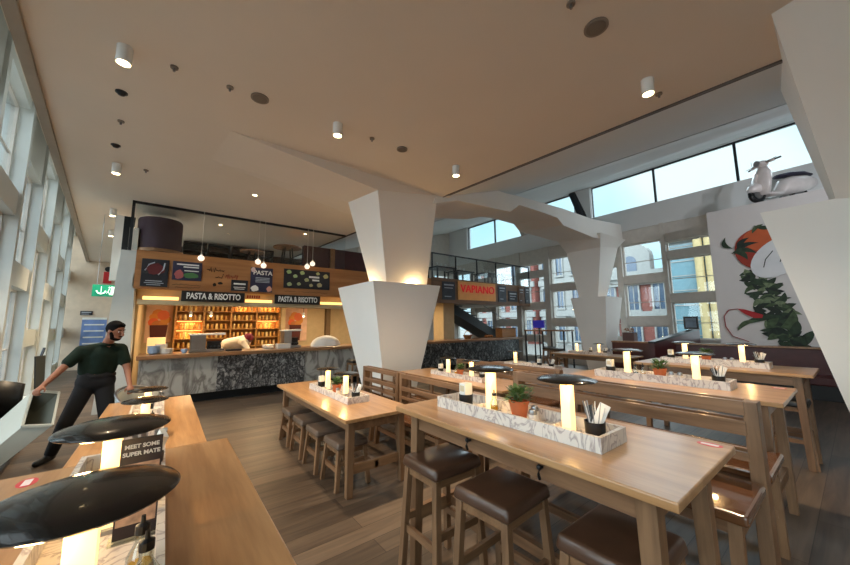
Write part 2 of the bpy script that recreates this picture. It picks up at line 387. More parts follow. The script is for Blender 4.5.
struct(MB().hexa([(11.35, 5.05, 4.15), (12.7, 5.05, 4.3), (12.7, 6.25, 4.3), (11.35, 6.25, 4.15)], [(11.0, 4.86, 4.55), (12.95, 4.86, 4.6), (12.95, 6.45, 4.7), (11.0, 6.45, 4.68)]).build('beam', plaster_c))
column('tall white slanted column cut off by the picture edge beside the mural', 5.4, 7.0, -1.2, .58, 2.9, (.6, .5, .5, .54),
       5.75, 6.7, -.9, -.02, [(3.3, -1.7, 4.4), (6.6, -1.7, 4.9), (6.6, .35, 4.9), (3.75, .21, 4.4)])
lamp_light('AREA', (4.25, 5.95, 2.42), 7, (1, .68, .32), rot=(PI*.93, 0, 0), shape='RECTANGLE', size=1.2, size_y=.06)
lamp_light('AREA', (3.45, 6.6, 2.42), 4, (1, .68, .32), rot=(PI, .2, 0), shape='RECTANGLE', size=.06, size_y=.8)
lamp_light('AREA', (5.62, -.4, 2.86), 8, (1, .68, .32), rot=(PI, 0, 0), shape='RECTANGLE', size=.1, size_y=.8)
# folded beam running from the kitchen column to the corridor side of the ceiling
b = MB(); v = [b.bm.verts.new(p) for p in ((.49, 4.9, 4.252), (4.5, 4.87, 4.252), (4.2, 4.95, 4.23), (2.8, 4.95, 4.0), (2.63, 5.83, 4.0), (.37, 5.98, 4.252), (4.3, 7.6, 4.252), (4.4, 6.6, 4.2))]
for f in ((0, 1, 2, 3), (0, 3, 4, 5), (3, 2, 7, 4), (4, 7, 6, 5), (0, 5, 6, 1), (1, 6, 7, 2)): b.bm.faces.new([v[i] for i in f])
struct(b.build('beam', plaster))
# beam between the two columns, with chamfered end over the distant one
def xbeam(sections):
    m = MB(); R = [[m.bm.verts.new(p) for p in s] for s in sections]
    for p, q in zip(R, R[1:]):
        for k in range(4): m.bm.faces.new((p[k], p[(k+1) % 4], q[(k+1) % 4], q[k]))
    m.bm.faces.new(R[0][::-1]); m.bm.faces.new(R[-1]); return m
sec = lambda x, y0, y1, zb, zt, d=.0: [(x, y0, zb), (x, y1, zb+d), (x, y1, zt+d), (x, y0, zt)]
struct(xbeam([[(x, 4.98, a), (x, 6.5, c), (x, 6.5, t+.05), (x, 4.98, t)] for x, a, c, t in ((4.12, 4.06, 4.15, 4.3), (4.75, 4.26, 4.35, 4.55), (5.4, 4.3, 4.4, 4.78), (6.53, 4.37, 4.57, 4.82), (6.91, 4.63, 4.75, 4.86), (7.7, 4.64, 4.82, 4.9), (8.67, 4.63, 4.82, 4.95), (8.97, 4.46, 4.62, 4.97), (10.8, 4.37, 4.6, 4.99), (13, 4.6, 4.7, 5.2))]).build('beam', plaster_c))

# ------------------------------------------------------------------ gallery over the kitchen
struct(MB().box(-.6, 12.95, 9.0, 14.0, 2.45, 2.72).build('floor_gallery', plaster))
struct(MB().box(4.3, 12.95, 14.0, 14.3, 0, 2.45).build('wall_kitchen', plaster_c))
one(MB().box(-.58, 7.2, 8.95, 9.02, 2.42, 3.22), 'fascia', fascia_m, 'long wooden fascia panel carrying the menu boards above the kitchen', 'fascia')
dark_fascia = wood('dark_fascia', (92, 62, 40), (128, 90, 58), 'X', .5, .05, .5)
one(MB().box(7.25, 12.9, 8.95, 9.02, 2.38, 3.27), 'fascia', dark_fascia, 'darker wooden fascia panel with posters beyond the white column', 'fascia')
one(MB().box(-.5, 7.2, 8.98, 9.3, 2.1, 2.2).box(-.5, 7.2, 9.2, 9.3, 2.2, 2.44), 'canopy', cream, 'cream lit canopy edge under the wooden fascia', 'canopy')
for x0, x1 in ((-.42, .18), (1.48, 2.08), (3.3, 5.2)):
    one(MB().box(x0, x1, 9.0, 9.05, 2.2, 2.27), 'light_strip', led_m, {-.42: 'glowing warm light strip at the corridor end under the fascia', 1.48: 'glowing warm light strip between the two black signs', 3.3: 'glowing warm light strip under the fascia beside the white column'}[x0], 'light')
# glass balustrade and its rail
r = thing('glass_screen', 'frameless glass screen with dark top rail above the menu fascia', 'glass screen', (3, 8.98, 3.2))
MB().box(-.66, 4.0, 8.97, 8.985, 3.22, 4.23).build('glass_panel', rail_glass, r)
MB().box(-.7, 4.0, 8.95, 9.0, 4.2, 4.25).build('top_rail', darksteel, r)
MB().box(-.72, -.67, 8.95, 9.0, 3.2, 4.25).build('post', darksteel, r)
r = thing('glass_balustrade', 'glass balustrade with thin dark handrail above the poster fascia', 'balustrade', (10, 8.98, 3.2))
for k in range(5): MB().box(7.3+1.13*k, 8.38+1.13*k, 8.97, 8.985, 3.27, 4.12).build('glass_panel', rail_glass, r)
MB().box(7.25, 12.95, 8.95, 9.01, 4.12, 4.16).build('handrail', darksteel, r)
for k in range(6): MB().box(7.25+1.13*k, 7.29+1.13*k, 8.96, 9.0, 3.27, 4.12).build('post', darksteel, r)
# white pilaster at the corridor end of the kitchen, darker bits over it
struct(MB().hexa([(-1.0, 9.0, 0), (-.5, 9.0, 0), (-.5, 9.5, 0), (-1.0, 9.5, 0)], [(-.82, 9.0, 3.2), (-.58, 9.0, 3.2), (-.58, 9.5, 3.2), (-.82, 9.5, 3.2)]).build('pillar', fin_m))
struct(MB().box(-1.0, -.86, 9.4, 9.5, 2.6, 4.0).box(-.75, -.6, 9.3, 9.5, 3.2, 3.75).build('trim_5', plaster))
struct(MB().hexa([(-.86, 9.4, 2.9), (-.75, 9.4, 2.9), (-.75, 9.5, 2.9), (-.86, 9.5, 2.9)], [(-.86, 9.4, 4.0), (-.68, 9.4, 4.0), (-.68, 9.5, 4.0), (-.86, 9.5, 4.0)]).build('trim_6', black_matt))

# ------------------------------------------------------------------ kitchen
struct(MB().box(-.6, 8.4, 12.0, 12.1, 0, 2.45).build('wall_kitchen', cream))
struct(MB().box(-.6, -.5, 9.5, 18.5, 0, 2.45).build('wall_kitchen', cream))
r = thing('serving_counter', 'long serving counter faced with patterned marble under a wooden worktop', 'counter', (4, 9.2, 0))
MB().box(-.42, 12.0, 8.75, 9.65, .98, 1.06, .008).build('worktop', counter_wood, r)
MB().box(-.36, 11.9, 9.06, 9.6, 0, .2).build('plinth', black_matt, r)
for x0, x1, m in ((-.38, .98, marble_w), (.98, 2.92, marble_g), (2.92, 5.2, marble_w), (5.2, 11.9, marble_d)):
    MB().box(x0, x1-.004, 8.9, 9.6, .2, .98).build('marble_panel', m, r)
for x in (-.38, .98, 2.92, 5.2): pass
one(MB().box(.3, 3.0, 10.95, 11.9, 0, .92), 'back_counter', darksteel, 'dark steel back counter under the warm shelves', 'counter')
# warm shelves of jars
r = thing('shelf_unit', 'tall warm wooden shelf unit filled with jars behind the kitchen counter', 'shelf unit', (1.55, 11.7, .92))
sh = wood('shelf_wood', (150, 104, 52), (190, 138, 74), 'X', .5, 0)
MB().box(.2, 2.95, 11.9, 11.95, .92, 2.3).build('back_panel', sh, r)
for z in (1.02, 1.28, 1.54, 1.8, 2.06): MB().box(.2, 2.95, 11.55, 11.9, z-.012, z+.012).build('shelf', sh, r)
for x in (.2, .87, 1.55, 2.25, 2.93): MB().box(x-.02, x+.02, 11.55, 11.9, .93, 2.3).build('upright', sh, r)
for x0, x1, z in ((.24, .83, 1.765), (1.6, 2.2, 2.28), (2.3, 2.9, 2.28), (.24, .83, 1.5), (2.3, 2.9, 1.765)):
    MB().box(x0, x1, 11.84, 11.88, z, z+.02).build('light_strip', led_m, r)
    lamp_light('AREA', ((x0+x1)/2, 11.75, z-.01), 3.5, (1, .66, .28), shape='RECTANGLE', size=.55, size_y=.1)
jm = [plain('jar_pasta', (220, 176, 92), .35), plain('jar_sauce', (196, 140, 70), .35), plain('jar_pale', (232, 204, 142), .35)]
protos = []
for k, m in enumerate(jm):
    j = tag(MB().lathe([(.026, 0), (.032, .01), (.032, .11), (.026, .13), (.026, .15), (.02, .152)], (0, 0, 0), 10).build('storage_jar', m, None, True), 'small jar of dry food on the warm kitchen shelves', 'jar', 'jars on the kitchen shelves')
    protos.append(j); OFF[j.name] = Vector()
cnt = 0
for z in (1.034, 1.294, 1.554, 1.814, 2.074):
    for bay in (.24, .9, 1.58, 2.28):
        for q in range(5):
            k = (q+int(z*10)+int(bay*7)) % 3
            p = (bay+.07+q*.115, 11.68+random.uniform(-.02, .02), z)
            if cnt < 3: protos[cnt].location = p
            else:
                c = protos[k].copy(); COL.objects.link(c); c.location = p
            cnt += 1
# food artworks on the kitchen wall
def food_art(x0, x1, z0, z1, label):
    r = thing('wall_art', label, 'picture', ((x0+x1)/2, 11.98, z0))
    MB().box(x0, x1, 11.96, 11.995, z0, z1).build('panel', plain('art_ground', (226, 186, 158), .7, var=.1), r)
    cx, cz = (x0+x1)/2, (z0+z1)/2
    for k in range(9):
        a = k*.9; rr = .1+.02*(k % 3); m = [plain('art_red%d' % k, (206+8*(k % 5), 112+12*(k % 4), 62), .6)][0]
        pts = [(cx+.14*math.cos(a)+rr*math.cos(t*PI/5), 11.9575, cz+.1+.16*math.sin(a)+rr*math.sin(t*PI/5)) for t in range(10)]
        MB().plate(pts, (0, -.001-.001*k, 0)).build('painted_tomato', m, r)
    MB().plate([(cx-.16, 11.956, z0+.02), (cx+.16, 11.956, z0+.02), (cx+.2, 11.956, cz-.05), (cx-.2, 11.956, cz-.05)], (0, -.014, 0)).build('painted_bowl', plain('art_bowl', (90, 34, 26), .6), r)
food_art(-.45, .14, 1.2, 2.25, 'orange food picture on the kitchen wall at the corridor end')
food_art(3.15, 3.95, 1.1, 2.3, 'orange food picture on the kitchen wall beside the white pilaster panel')
struct(MB().box(2.98, 3.12, 11.6, 12.0, 0, 2.45).build('trim_7', cream)); struct(MB().box(4.6, 4.75, 11.8, 12.0, 0, 2.45).build('trim_8', plain('brown_post', (112, 90, 62), .7)))
struct(MB().box(8.38, 8.94, 9.7, 10.3, 0, 2.45).build('pillar', cream))
for k, (x, e) in enumerate(((.6, 26), (2.2, 26), (4.4, 30), (7.2, 22))):
    lamp_light('AREA', (x, 10.2, 2.42), e*1.2, (1, .72, .4), shape='RECTANGLE', size=1.3, size_y=.5)
for k, x in enumerate((.45, .86, 3.1)):
    r = thing('pendant_lamp', ['first slim pendant lamp over the counter before the jar shelves', 'second slim pendant lamp over the counter before the jar shelves', 'slim pendant lamp hanging beside the orange picture'][k], 'lamp', (x, 9.7, 1.9), 'slim pendants over the counter')
    MB().cyl((x, 9.7, 1.98), (x, 9.7, 2.45), .006, seg=6).build('cord', black, r)
    MB().lathe([(.012, .1), (.03, .06), (.035, 0), (.03, -.004)], (x, 9.7, 1.9), 12).build('lamp_shade', white_c, r); MB().ball((x, 9.7, 1.89), .022, seg=10).build('bulb', spot_m, r)

# ------------------------------------------------------------------ boards and writing on the fascia
ink = plain('ink', (38, 30, 26), .8); red_ink = plain('red_ink', (150, 40, 34), .8); board_m = plain('board_dark', (30, 30, 38), .45, var=.2, scale=4); navy = plain('board_navy', (40, 40, 66), .45, var=.25, scale=4)
pale = plain('pale_print', (176, 182, 190), .6); white_print = plain('white_print', (232, 232, 228), .6)
def board(name, label, cat, x0, x1, z0, z1, mat, y=8.95):
    r = thing(name, label, cat, ((x0+x1)/2, y, z0)); MB().box(x0, x1, y-.025, y, z0, z1, .004).build('board', mat, r); return r
def bars(r, rows, mat, y=8.92):
    for x0, x1, z, h in rows: MB().box(x0, x1, y-.003, y+.004, z, z+h).build('printed_line', mat, r)
def blob(r, cx, cz, rx, rz_, mat, name, y=8.92, n=14, wob=.12, a0=0):
    pts = [(cx+rx*math.cos(2*PI*k/n+a0)*(1+wob*math.sin(3*k)), y+.003, cz+rz_*math.sin(2*PI*k/n+a0)*(1+wob*math.cos(2*k))) for k in range(n)]
    return MB().plate(pts, (0, -.004, 0)).build(name, mat, r)
r = board('menu_board', 'tall dark menu board with a wine picture at the corridor end of the fascia', 'sign', -.48, -.03, 2.47, 3.05, board_m)
blob(r, -.25, 2.84, .15, .12, plain('wine_red', (96, 28, 30), .6), 'picture')
MB().tube([(-.42, 8.92, 2.8), (-.36, 8.92, 2.93), (-.27, 8.92, 2.98)], .012).build('picture_stroke', pale, r); MB().tube([(-.2, 8.92, 2.72), (-.12, 8.92, 2.84), (-.1, 8.92, 2.98)], .014).build('picture_stroke', pale, r)
bars(r, [(-.4, -.13, 2.58, .015), (-.42, -.1, 2.54, .012), (-.38, -.15, 2.5, .012)], pale)
r = board('menu_board', 'landscape menu board with a green and blue food picture, second on the fascia', 'sign', .03, .56, 2.64, 3.05, navy)
blob(r, .36, 2.75, .14, .06, plain('salad', (70, 120, 70), .6), 'picture'); blob(r, .15, 2.76, .08, .1, plain('ham', (170, 90, 90), .6), 'picture')
bars(r, [(.1, .5, 2.97, .03), (.22, .5, 2.92, .025), (.24, .5, 2.84, .02)], white_print)
r = thing('hand_lettering', 'black and red hand lettering on the fascia with small sketches', 'lettering', (.9, 8.95, 2.5))
def scribble(x0, x1, z, h, mat, seed, rad=.008):
    q = random.Random(seed); pts = []; k = int((x1-x0)/.022)
    for i in range(k): pts.append((x0+(x1-x0)*i/k+q.uniform(-.008, .008), 8.946, z+h*(q.uniform(.2, 1) if i % 2 else q.uniform(-.1, .35))))
    MB().tube(pts, rad, 5).build('script_line', mat, r)
scribble(.66, 1.02, 2.88, .12, ink, 1); scribble(.82, 1.0, 2.72, .12, ink, 2); scribble(1.03, 1.3, 2.74, .13, red_ink, 3)
scribble(.05, .58, 2.53, .03, ink, 4, .004); scribble(.1, .56, 2.47, .03, ink, 5, .004); scribble(2.35, 3.5, 2.5, .03, ink, 6, .004)
blob(r, .82, 2.58, .035, .04, ink, 'sketch', 8.95); blob(r, .93, 2.62, .05, .03, ink, 'sketch', 8.95)
r = board('menu_board', 'small dark menu board low on the fascia beside the pasta poster', 'sign', 1.15, 1.5, 2.46, 2.72, board_m)
bars(r, [(1.2, 1.45, 2.61, .035), (1.2, 1.45, 2.54, .012), (1.22, 1.43, 2.5, .012)], white_print)
r = board('poster', 'upright pasta poster with pale corners on the wooden fascia', 'sign', 1.55, 2.05, 2.46, 3.06, navy)
text('PASTA', .15, (1.82, 8.922, 2.93), FRONT, white_print, r, bold=.003); bars(r, [(1.66, 1.98, 2.8-.035*k, .016) for k in range(4)], pale)
blob(r, 1.65, 2.54, .085, .075, white_print, 'picture'); blob(r, 1.98, 2.54, .06, .07, plain('peach', (210, 150, 130), .6), 'picture'); blob(r, 1.6, 3.0, .05, .06, plain('blush', (214, 190, 190), .6), 'picture')
r = board('menu_board', 'wide dark menu board showing round plates of food', 'sign', 2.32, 3.54, 2.6, 3.1, board_m)
for cx, cz, rr in ((2.44, 3.02, .06), (2.6, 2.92, .055), (2.78, 3.02, .06), (2.46, 2.7, .06), (2.7, 2.72, .05), (2.9, 2.84, .06), (3.25, 2.72, .07), (3.42, 2.97, .07), (3.2, 3.03, .05), (3.02, 2.7, .05)):
    o = blob(r, cx, cz, rr, rr*.85, plain('plate_pic%d' % int(cx*100), (150+int(cx*37) % 80, 150+int(cz*53) % 60, 130), .5), 'picture'); 
bars(r, [(2.96, 3.24, 2.9, .05), (3.05, 3.24, 2.82, .045)], white_print)
for x0, x1, lab in ((.22, 1.44, 'long black PASTA & RISOTTO sign hanging nearer the corridor'), (2.11, 3.27, 'black PASTA & RISOTTO sign hanging beside the white column')):
    r = thing('hanging_sign', lab, 'sign', ((x0+x1)/2, 8.9, 2.18), 'black dish signs')
    MB().box(x0, x1, 8.88, 8.91, 2.18, 2.41, .004).build('board', black, r)
    text('PASTA & RISOTTO', .185, ((x0+x1)/2, 8.875, 2.295), FRONT, white_print, r, bold=.005, sx=(x1-x0)/1.78)
for k in range(12): pass
r = thing('printed_lettering', 'pink lettering between the two black signs', 'lettering', (1.75, 8.95, 2.25))
bars(r, [(1.5+.05*k, 1.535+.05*k, 2.3, .07) for k in range(6)], red_ink, 8.95)
# illuminated house sign and the posters around it
r = thing('illuminated_sign', 'glowing wooden sign with red VAPIANO lettering on the dark fascia', 'sign', (9.5, 8.95, 2.5))
MB().box(8.45, 10.5, 8.9, 8.95, 2.52, 3.22).build('board', plain('sign_wood', (232, 168, 98), .6), r)
text('VAPIANO', .4, (9.48, 8.885, 2.93), FRONT, glow('sign_red', (190, 14, 18), .4), r, bold=.004, ext=.01, sx=1.05, space=1.05)
for x in (8.9, 9.5, 10.1): lamp_light('SPOT', (x, 8.6, 3.4), 26, (1, .66, .3), rot=(-.3, 0, 0), spot_size=1.6, spot_blend=.9)
for i, (x0, x1, z0, z1, c, lab) in enumerate(((7.68, 8.3, 2.5, 3.15, (44, 48, 58), 'dark upright poster on the fascia beside the white column'), (10.7, 11.2, 2.52, 3.2, (52, 56, 66), 'dark upright poster directly beyond the glowing sign'), (11.35, 11.95, 2.55, 3.0, (40, 40, 48), 'low dark poster second beyond the glowing sign'), (12.05, 12.45, 2.5, 3.2, (96, 70, 56), 'brown upright poster third beyond the glowing sign'), (12.5, 12.85, 2.5, 3.22, (34, 38, 48), 'dark poster at the window end of the fascia'))):
    r = board('poster', lab, 'sign', x0, x1, z0, z1, plain('poster_%d' % i, c, .5, var=.35, scale=5)); bars(r, [(x0+.08, x1-.08, z1-.14, .05), (x0+.1, x1-.12, z1-.24, .03), (x0+.1, x1-.2, z0+.1, .03)], pale)

# globe pendants hung in front of the fascia
gl = glow('globe_glow', (255, 236, 214), .8)
for k, (x, z, lab) in enumerate(((.52, 3.14, 'single white globe pendant in front of the second menu board'), (1.67, 3.18, 'white globe pendant over the pasta poster, higher of its pair'), (1.8, 3.1, 'white globe pendant over the pasta poster, lower of its pair'), (2.86, 3.18, 'white globe pendant over the wide menu board, lower of its pair'), (3.0, 3.27, 'white globe pendant over the wide menu board, higher of its pair'))):
    r = thing('pendant_lamp', lab, 'lamp', (x, 8.8, z), 'white globe pendants')
    MB().ball((x, 8.8, z), .065, seg=16).build('globe', gl, r, True); MB().cyl((x, 8.8, z+.06), (x, 8.8, 4.25), .004, seg=6).build('cord', white_p, r); MB().cyl((x, 8.8, z+.055), (x, 8.8, z+.1), .02, seg=10).build('socket', white_p, r)

# ------------------------------------------------------------------ on the gallery
r = thing('tub_seat', 'round dark purple upholstered tub seat on the gallery at the corridor end', 'seat', (-.24, 9.62, 2.72))
MB().lathe([(.38, .62), (.41, .63), (.41, 1.29), (.39, 1.33), (.34, 1.33), (.32, 1.29), (.32, .8)], (-.24, 9.62, 2.72), 36).build('upholstered_back', purple, r, 'auto')
MB().cyl((-.24, 9.62, 3.28), (-.24, 9.62, 3.34), .45, seg=36).build('wooden_rim', fascia_m, r); MB().cyl((-.24, 9.62, 2.72), (-.24, 9.62, 3.28), .3, seg=24).build('base', black, r)
def round_table(x, y, z0, h, rad, label):
    r = thing('round_table', label, 'table', (x, y, z0), 'round tables on the gallery'); MB().cyl((x, y, z0+h-.035), (x, y, z0+h), rad, seg=28).build('tabletop', counter_wood, r)
    for k in range(4):
        a = PI/4+k*PI/2; MB().bar((x+rad*.35*math.cos(a), y+rad*.35*math.sin(a), z0+h-.035), (x+rad*.7*math.cos(a), y+rad*.7*math.sin(a), z0), .035).build('leg', darksteel, r)
round_table(2.6, 9.75, 2.72, 1.13, .38, 'tall round table on the gallery above the wide menu board')
round_table(1.75, 10.0, 2.72, .95, .3, 'smaller round table on the gallery above the pasta poster')
r = thing('bench_seat', 'burgundy upholstered booth with a wooden post on the gallery by the white column', 'seat', (4.4, 10.6, 2.72))
MB().box(3.3, 5.6, 10.5, 10.7, 2.72, 4.15).build('backrest', burgundy, r); MB().box(4.15, 4.3, 10.44, 10.5, 2.72, 4.15).build('post', fascia_m, r); MB().box(3.3, 5.6, 9.95, 10.5, 2.72, 3.2).build('seat', burgundy, r); MB().box(3.3, 5.6, 9.92, 9.96, 3.15, 3.28).build('rail', counter_wood, r)
for k, x in enumerate((.55, 1.2, 1.85, 2.5)):
    r = thing('shelf_unit', ['dark open shelf at the back of the gallery, first from the tub seat', 'dark open shelf at the back of the gallery, second from the tub seat', 'dark open shelf at the back of the gallery, third from the tub seat', 'dark open shelf at the back of the gallery behind the tall round table'][k], 'shelf', (x, 12.6, 2.72), 'dark gallery shelves')
    MB().box(x-.3, x+.3, 12.5, 12.55, 2.72, 4.2).build('back_panel', black, r)
    for z in (2.74, 3.3, 3.72, 3.95, 4.17): MB().box(x-.3, x+.3, 12.2, 12.5, z, z+.03).build('shelf', darksteel, r)
    for q in (-.3, .28): MB().box(x+q, x+q+.02, 12.2, 12.5, 2.72, 4.2).build('side_panel', darksteel, r)
struct(MB().box(-.6, 4.2, 13.4, 13.5, 2.72, 4.25).build('wall_gallery', plain('dark_wall', (70, 60, 56), .8)))
for k, (x, y) in enumerate(((8.3, 9.7), (9.6, 10.0), (11.0, 9.8), (12.1, 9.8))):
    lab = ['dark high table with glasses behind the glass balustrade, closest to the white column', 'dark high table with glasses behind the glass balustrade over the glowing sign', 'dark high table with glasses behind the glass balustrade beyond the glowing sign', 'dark high table with glasses behind the glass balustrade at the window end'][k]
    r = thing('high_table', lab, 'table', (x, y, 2.72), 'gallery high tables')
    MB().box(x-.5, x+.5, y-.35, y+.35, 3.74, 3.79).build('tabletop', darksteel, r)
    for a in (-.42, .42):
        for b in (-.28, .28): MB().box(x+a-.025, x+a+.025, y+b-.025, y+b+.025, 2.72, 3.74).build('leg', darksteel, r)
    for q in range(3):
        c = tag(MB().lathe([(.04, 0), (.008, .01), (.008, .07), (.045, .1), (.05, .17), (.046, .17), (.04, .11), (.002, .09)], (0, 0, 0), 12).build('wine_glass', white_c, None, True), ['stem glass on the high table closest to the white column', 'stem glass on the high table over the glowing sign', 'stem glass on the high table beyond the glowing sign', 'stem glass on the high table at the window end of the gallery'][k], 'glass', 'glasses on gallery tables %d' % (k+1))
        c.location = (x-.3+.28*q, y-.1+.07*q, 3.79)

# ------------------------------------------------------------------ beyond the column: stair, machines on the counter
r = thing('staircase', 'dark staircase sloping down behind the far end of the counter', 'stairs', (11, 10.6, 0))
MB().hexa([(9.4, 10.4, 2.15), (9.4, 11.4, 2.15), (13.0, 11.4, .55), (13.0, 10.4, .55)], [(9.4, 10.4, 2.55), (9.4, 11.4, 2.55), (13.0, 11.4, .95), (13.0, 10.4, .95)]).build('stringer', black, r)
for k in range(12): MB().box(9.5+.29*k, 9.8+.29*k, 10.42, 11.38, 2.5-.13*k, 2.54-.13*k).build('step', darksteel, r)
MB().tube([(9.4, 10.38, 3.3), (13.0, 10.38, 1.75)], .02).build('handrail', steel, r)
def counter_box(name, label, cat, x0, x1, y0, y1, z0, z1, m, bev=.01): return one(MB().box(x0, x1, y0, y1, z0, z1, bev), name, m, label, cat)
r = thing('wooden_crate', 'low wooden crate on the far end of the counter below the stair', 'crate', (11.5, 9.2, 1.06))
MB().box(11.0, 11.9, 9.05, 9.4, 1.06, 1.42, .01).build('body', fascia_m, r); MB().box(10.98, 11.92, 9.03, 9.42, 1.42, 1.45).build('lid', oak_x, r)
r = thing('basket', 'round brown basket on the counter beyond the cream pillar', 'basket', (9.15, 9.2, 1.06))
MB().lathe([(.12, 0), (.17, .14), (.18, .15), (.16, .15), (.11, .02), (.001, .015)], (9.15, 9.2, 1.06), 20).build('body', wood('basket_weave', (96, 66, 40), (140, 100, 62), 'X', .7, 0, 3), r, 'auto'); MB().tube([(9.15-.17*math.cos(a*PI/8), 9.2, 1.2+.16*math.sin(a*PI/8)) for a in range(9)], .012).build('handle', fascia_m, r)
r = thing('bread_board', 'stack of bread loaves on a board at the far end of the counter', 'bread', (10.35, 9.2, 1.06)); MB().box(10.1, 10.6, 9.08, 9.34, 1.06, 1.085, .004).build('board', oak_x, r)
for k in range(3): MB().ball((10.2+.15*k, 9.2, 1.13), .07, (1, 1.3, .75)).build('loaf', plain('crust%d' % k, (150, 96, 50), .7), r, True)
def machine(x, label, wdt, h):
    r = thing('cash_register', label, 'till', (x, 9.25, 1.06)); x0, x1 = x-wdt/2, x+wdt/2
    MB().box(x0, x1, 9.1, 9.5, 1.06, 1.12, .008).build('base', steel, r); MB().box(x0+.02, x0+wdt*.45, 9.12, 9.48, 1.12, 1.06+h*.9).build('body', steel, r)
    MB().hexa([(x0, 9.08, 1.06+h*.9), (x1, 9.08, 1.06+h*.9), (x1, 9.5, 1.06+h*.9), (x0, 9.5, 1.06+h*.9)], [(x0, 9.08, 1.06+h*.96), (x1, 9.08, 1.06+h), (x1, 9.5, 1.06+h), (x0, 9.5, 1.06+h*.96)]).build('canopy', white_p, r)
    MB().box(x0+wdt*.5, x1-.06, 9.2, 9.4, 1.12, 1.06+h*.55).build('keypad', black, r)
    for k in range(4): MB().ball((x0+wdt*.52+k*wdt*.1, 9.16, 1.17), .03, seg=8).build('dial', black, r)
machine(.78, 'steel and white till station on the counter before the jar shelves', .68, .42); machine(2.65, 'dark till station on the counter beside the orange picture', .45, .48)
def stack(x, y, nb, rad, mat, label, grp, what='bowl', dz=.028):
    for k in range(nb):
        o = tag(MB().lathe([(rad*.5, 0), (rad*.55, .006), (rad, .06), (rad*.96, .06), (rad*.5, .012), (.001, .01)] if what == 'bowl' else [(rad*.6, 0), (rad, .014), (rad*.97, .018), (rad*.6, .008), (.001, .007)], (0, 0, 0), 18).build(what, mat, None, True), label, what, grp)
        o.location = (x, y, 1.06+dz*k)
stack(-.17, 9.2, 5, .12, blue_c, 'blue bowl in the stack at the corridor end of the counter', 'stack of blue bowls')
stack(.05, 9.2, 7, .12, white_c, 'white plate in the stack beside the blue bowls', 'stack of white plates', 'plate', .015)
stack(-.05, 9.45, 6, .12, white_c, 'white bowl in the stack behind the blue bowls', 'stack of white bowls')
stack(.36, 9.1, 2, .07, blue_c, 'small blue bowl beside the till station', 'small blue bowls')
stack(2.1, 9.25, 5, .15, white_c, 'white plate in the broad stack beside the bending cook', 'broad stack of plates', 'plate', .02)
one(MB().box(-.3, .02, 9.5, 9.62, 1.06, 1.4, .02), 'lit_box', glow('lit_box', (255, 214, 140), .6), 'glowing cream box behind the bowls on the counter', 'lamp')
one(MB().lathe([(.42, 0), (.42, .06), (.36, .16), (.24, .24), (.08, .285), (.001, .29)], (3.62, 9.3, 1.06), 28, 1, .55), 'domed_cover', white_p, 'large white domed cover on the counter beside the white column', 'cover', smooth='auto')
for i, (x, c, h, lab) in enumerate(((1.3, (40, 40, 44), .05, 'dark flat tray lying on the counter in front of the bending cook'), (2.4, (200, 196, 190), .12, 'white container on the counter before the dark till station'))):
    one(MB().box(x-.16, x+.16, 8.95, 9.15, 1.06, 1.06+h, .01), 'tray' if i == 0 else 'container', plain('cbox%d' % i, c, .5), lab, 'tray' if i == 0 else 'container')
r = thing('monitor', 'blue screen monitor on a stand near the window', 'monitor', (10.9, 7.24, 0)); MB().bar((10.9, 7.02, 1.6), (10.9, 7.48, 1.6), .05, .28).build('screen', glow('screen_blue', (26, 28, 130), .4), r); MB().cyl((10.92, 7.25, .02), (10.92, 7.25, 1.5), .025).build('pole', darksteel, r); MB().cyl((10.92, 7.25, 0), (10.92, 7.25, .02), .2).build('base', darksteel, r)

# ------------------------------------------------------------------ people
def person_body(r, pts, name='body'):
    b = MB()
    for a, c, ra, rb in pts: b.cap(a, c, ra, rb)
    return b
r = thing('person', 'person in dark green polo shirt and black trousers dragging a grey bin', 'person', (-.75, 6.25, 0))
hd = Vector((-.53, 6.12, 1.59)); nk = Vector((-.61, 6.23, 1.41)); look = Vector((.75, -.62, -.28)).normalized()
sR, sL = Vector((-.84, 6.2, 1.335)), Vector((-.475, 6.3, 1.34)); eR, eL = Vector((-.99, 6.06, 1.12)), Vector((-.38, 6.2, 1.08)); wR, wL = Vector((-1.09, 5.93, .97)), Vector((-.325, 6.0, .88))
hR, hL = Vector((-.78, 6.27, .86)), Vector((-.6, 6.3, .86)); kR, kL = Vector((-.9, 6.14, .47)), Vector((-.53, 6.12, .48)); aR, aL = Vector((-1.02, 6.3, .1)), Vector((-.5, 6.34, .1))
side = look.cross(Vector((0, 0, 1))).normalized(); upv = side.cross(look)
b = MB()
q = look.to_track_quat('Y', 'Z').to_matrix()
b.ball(hd+Vector((0, 0, .02)), .1, (.82, 1.0, 1.12), q, 20); b.ball(hd+look*.025-upv*.065, .07, (.85, 1, .95), q, 16)
b.cap(hd-upv*.06-look*.02, nk, .055, .06)
b.cyl(hd+look*.1+upv*.015, hd+look*.122-upv*.03, .011, .018, 10); b.ball(hd+look*.118-upv*.03, .017, seg=8)      # nose
for sg in (-1, 1): b.ball(hd+side*sg*.085-upv*.01, .03, (.35, .7, 1), q, 10)                                    # ears
b.ball(hd+look*.097-upv*.07, .018, (1.3, .6, .5), q, 8)                                                         # lips
b.cap(nk, (-.68, 6.25, 1.2), .06, .12); b.cap((-.68, 6.25, 1.25), (-.69, 6.28, .92), .12, .12); b.cap(sR, sL, .055, .055)
for s_, e_, w_ in ((sR, eR, wR), (sL, eL, wL)): b.cap(s_, e_, .048, .04); b.cap(e_, w_, .04, .027)
for h_, k_, a_ in ((hR, kR, aR), (hL, kL, aL)): b.cap(h_, k_, .075, .055); b.cap(k_, a_, .05, .035)
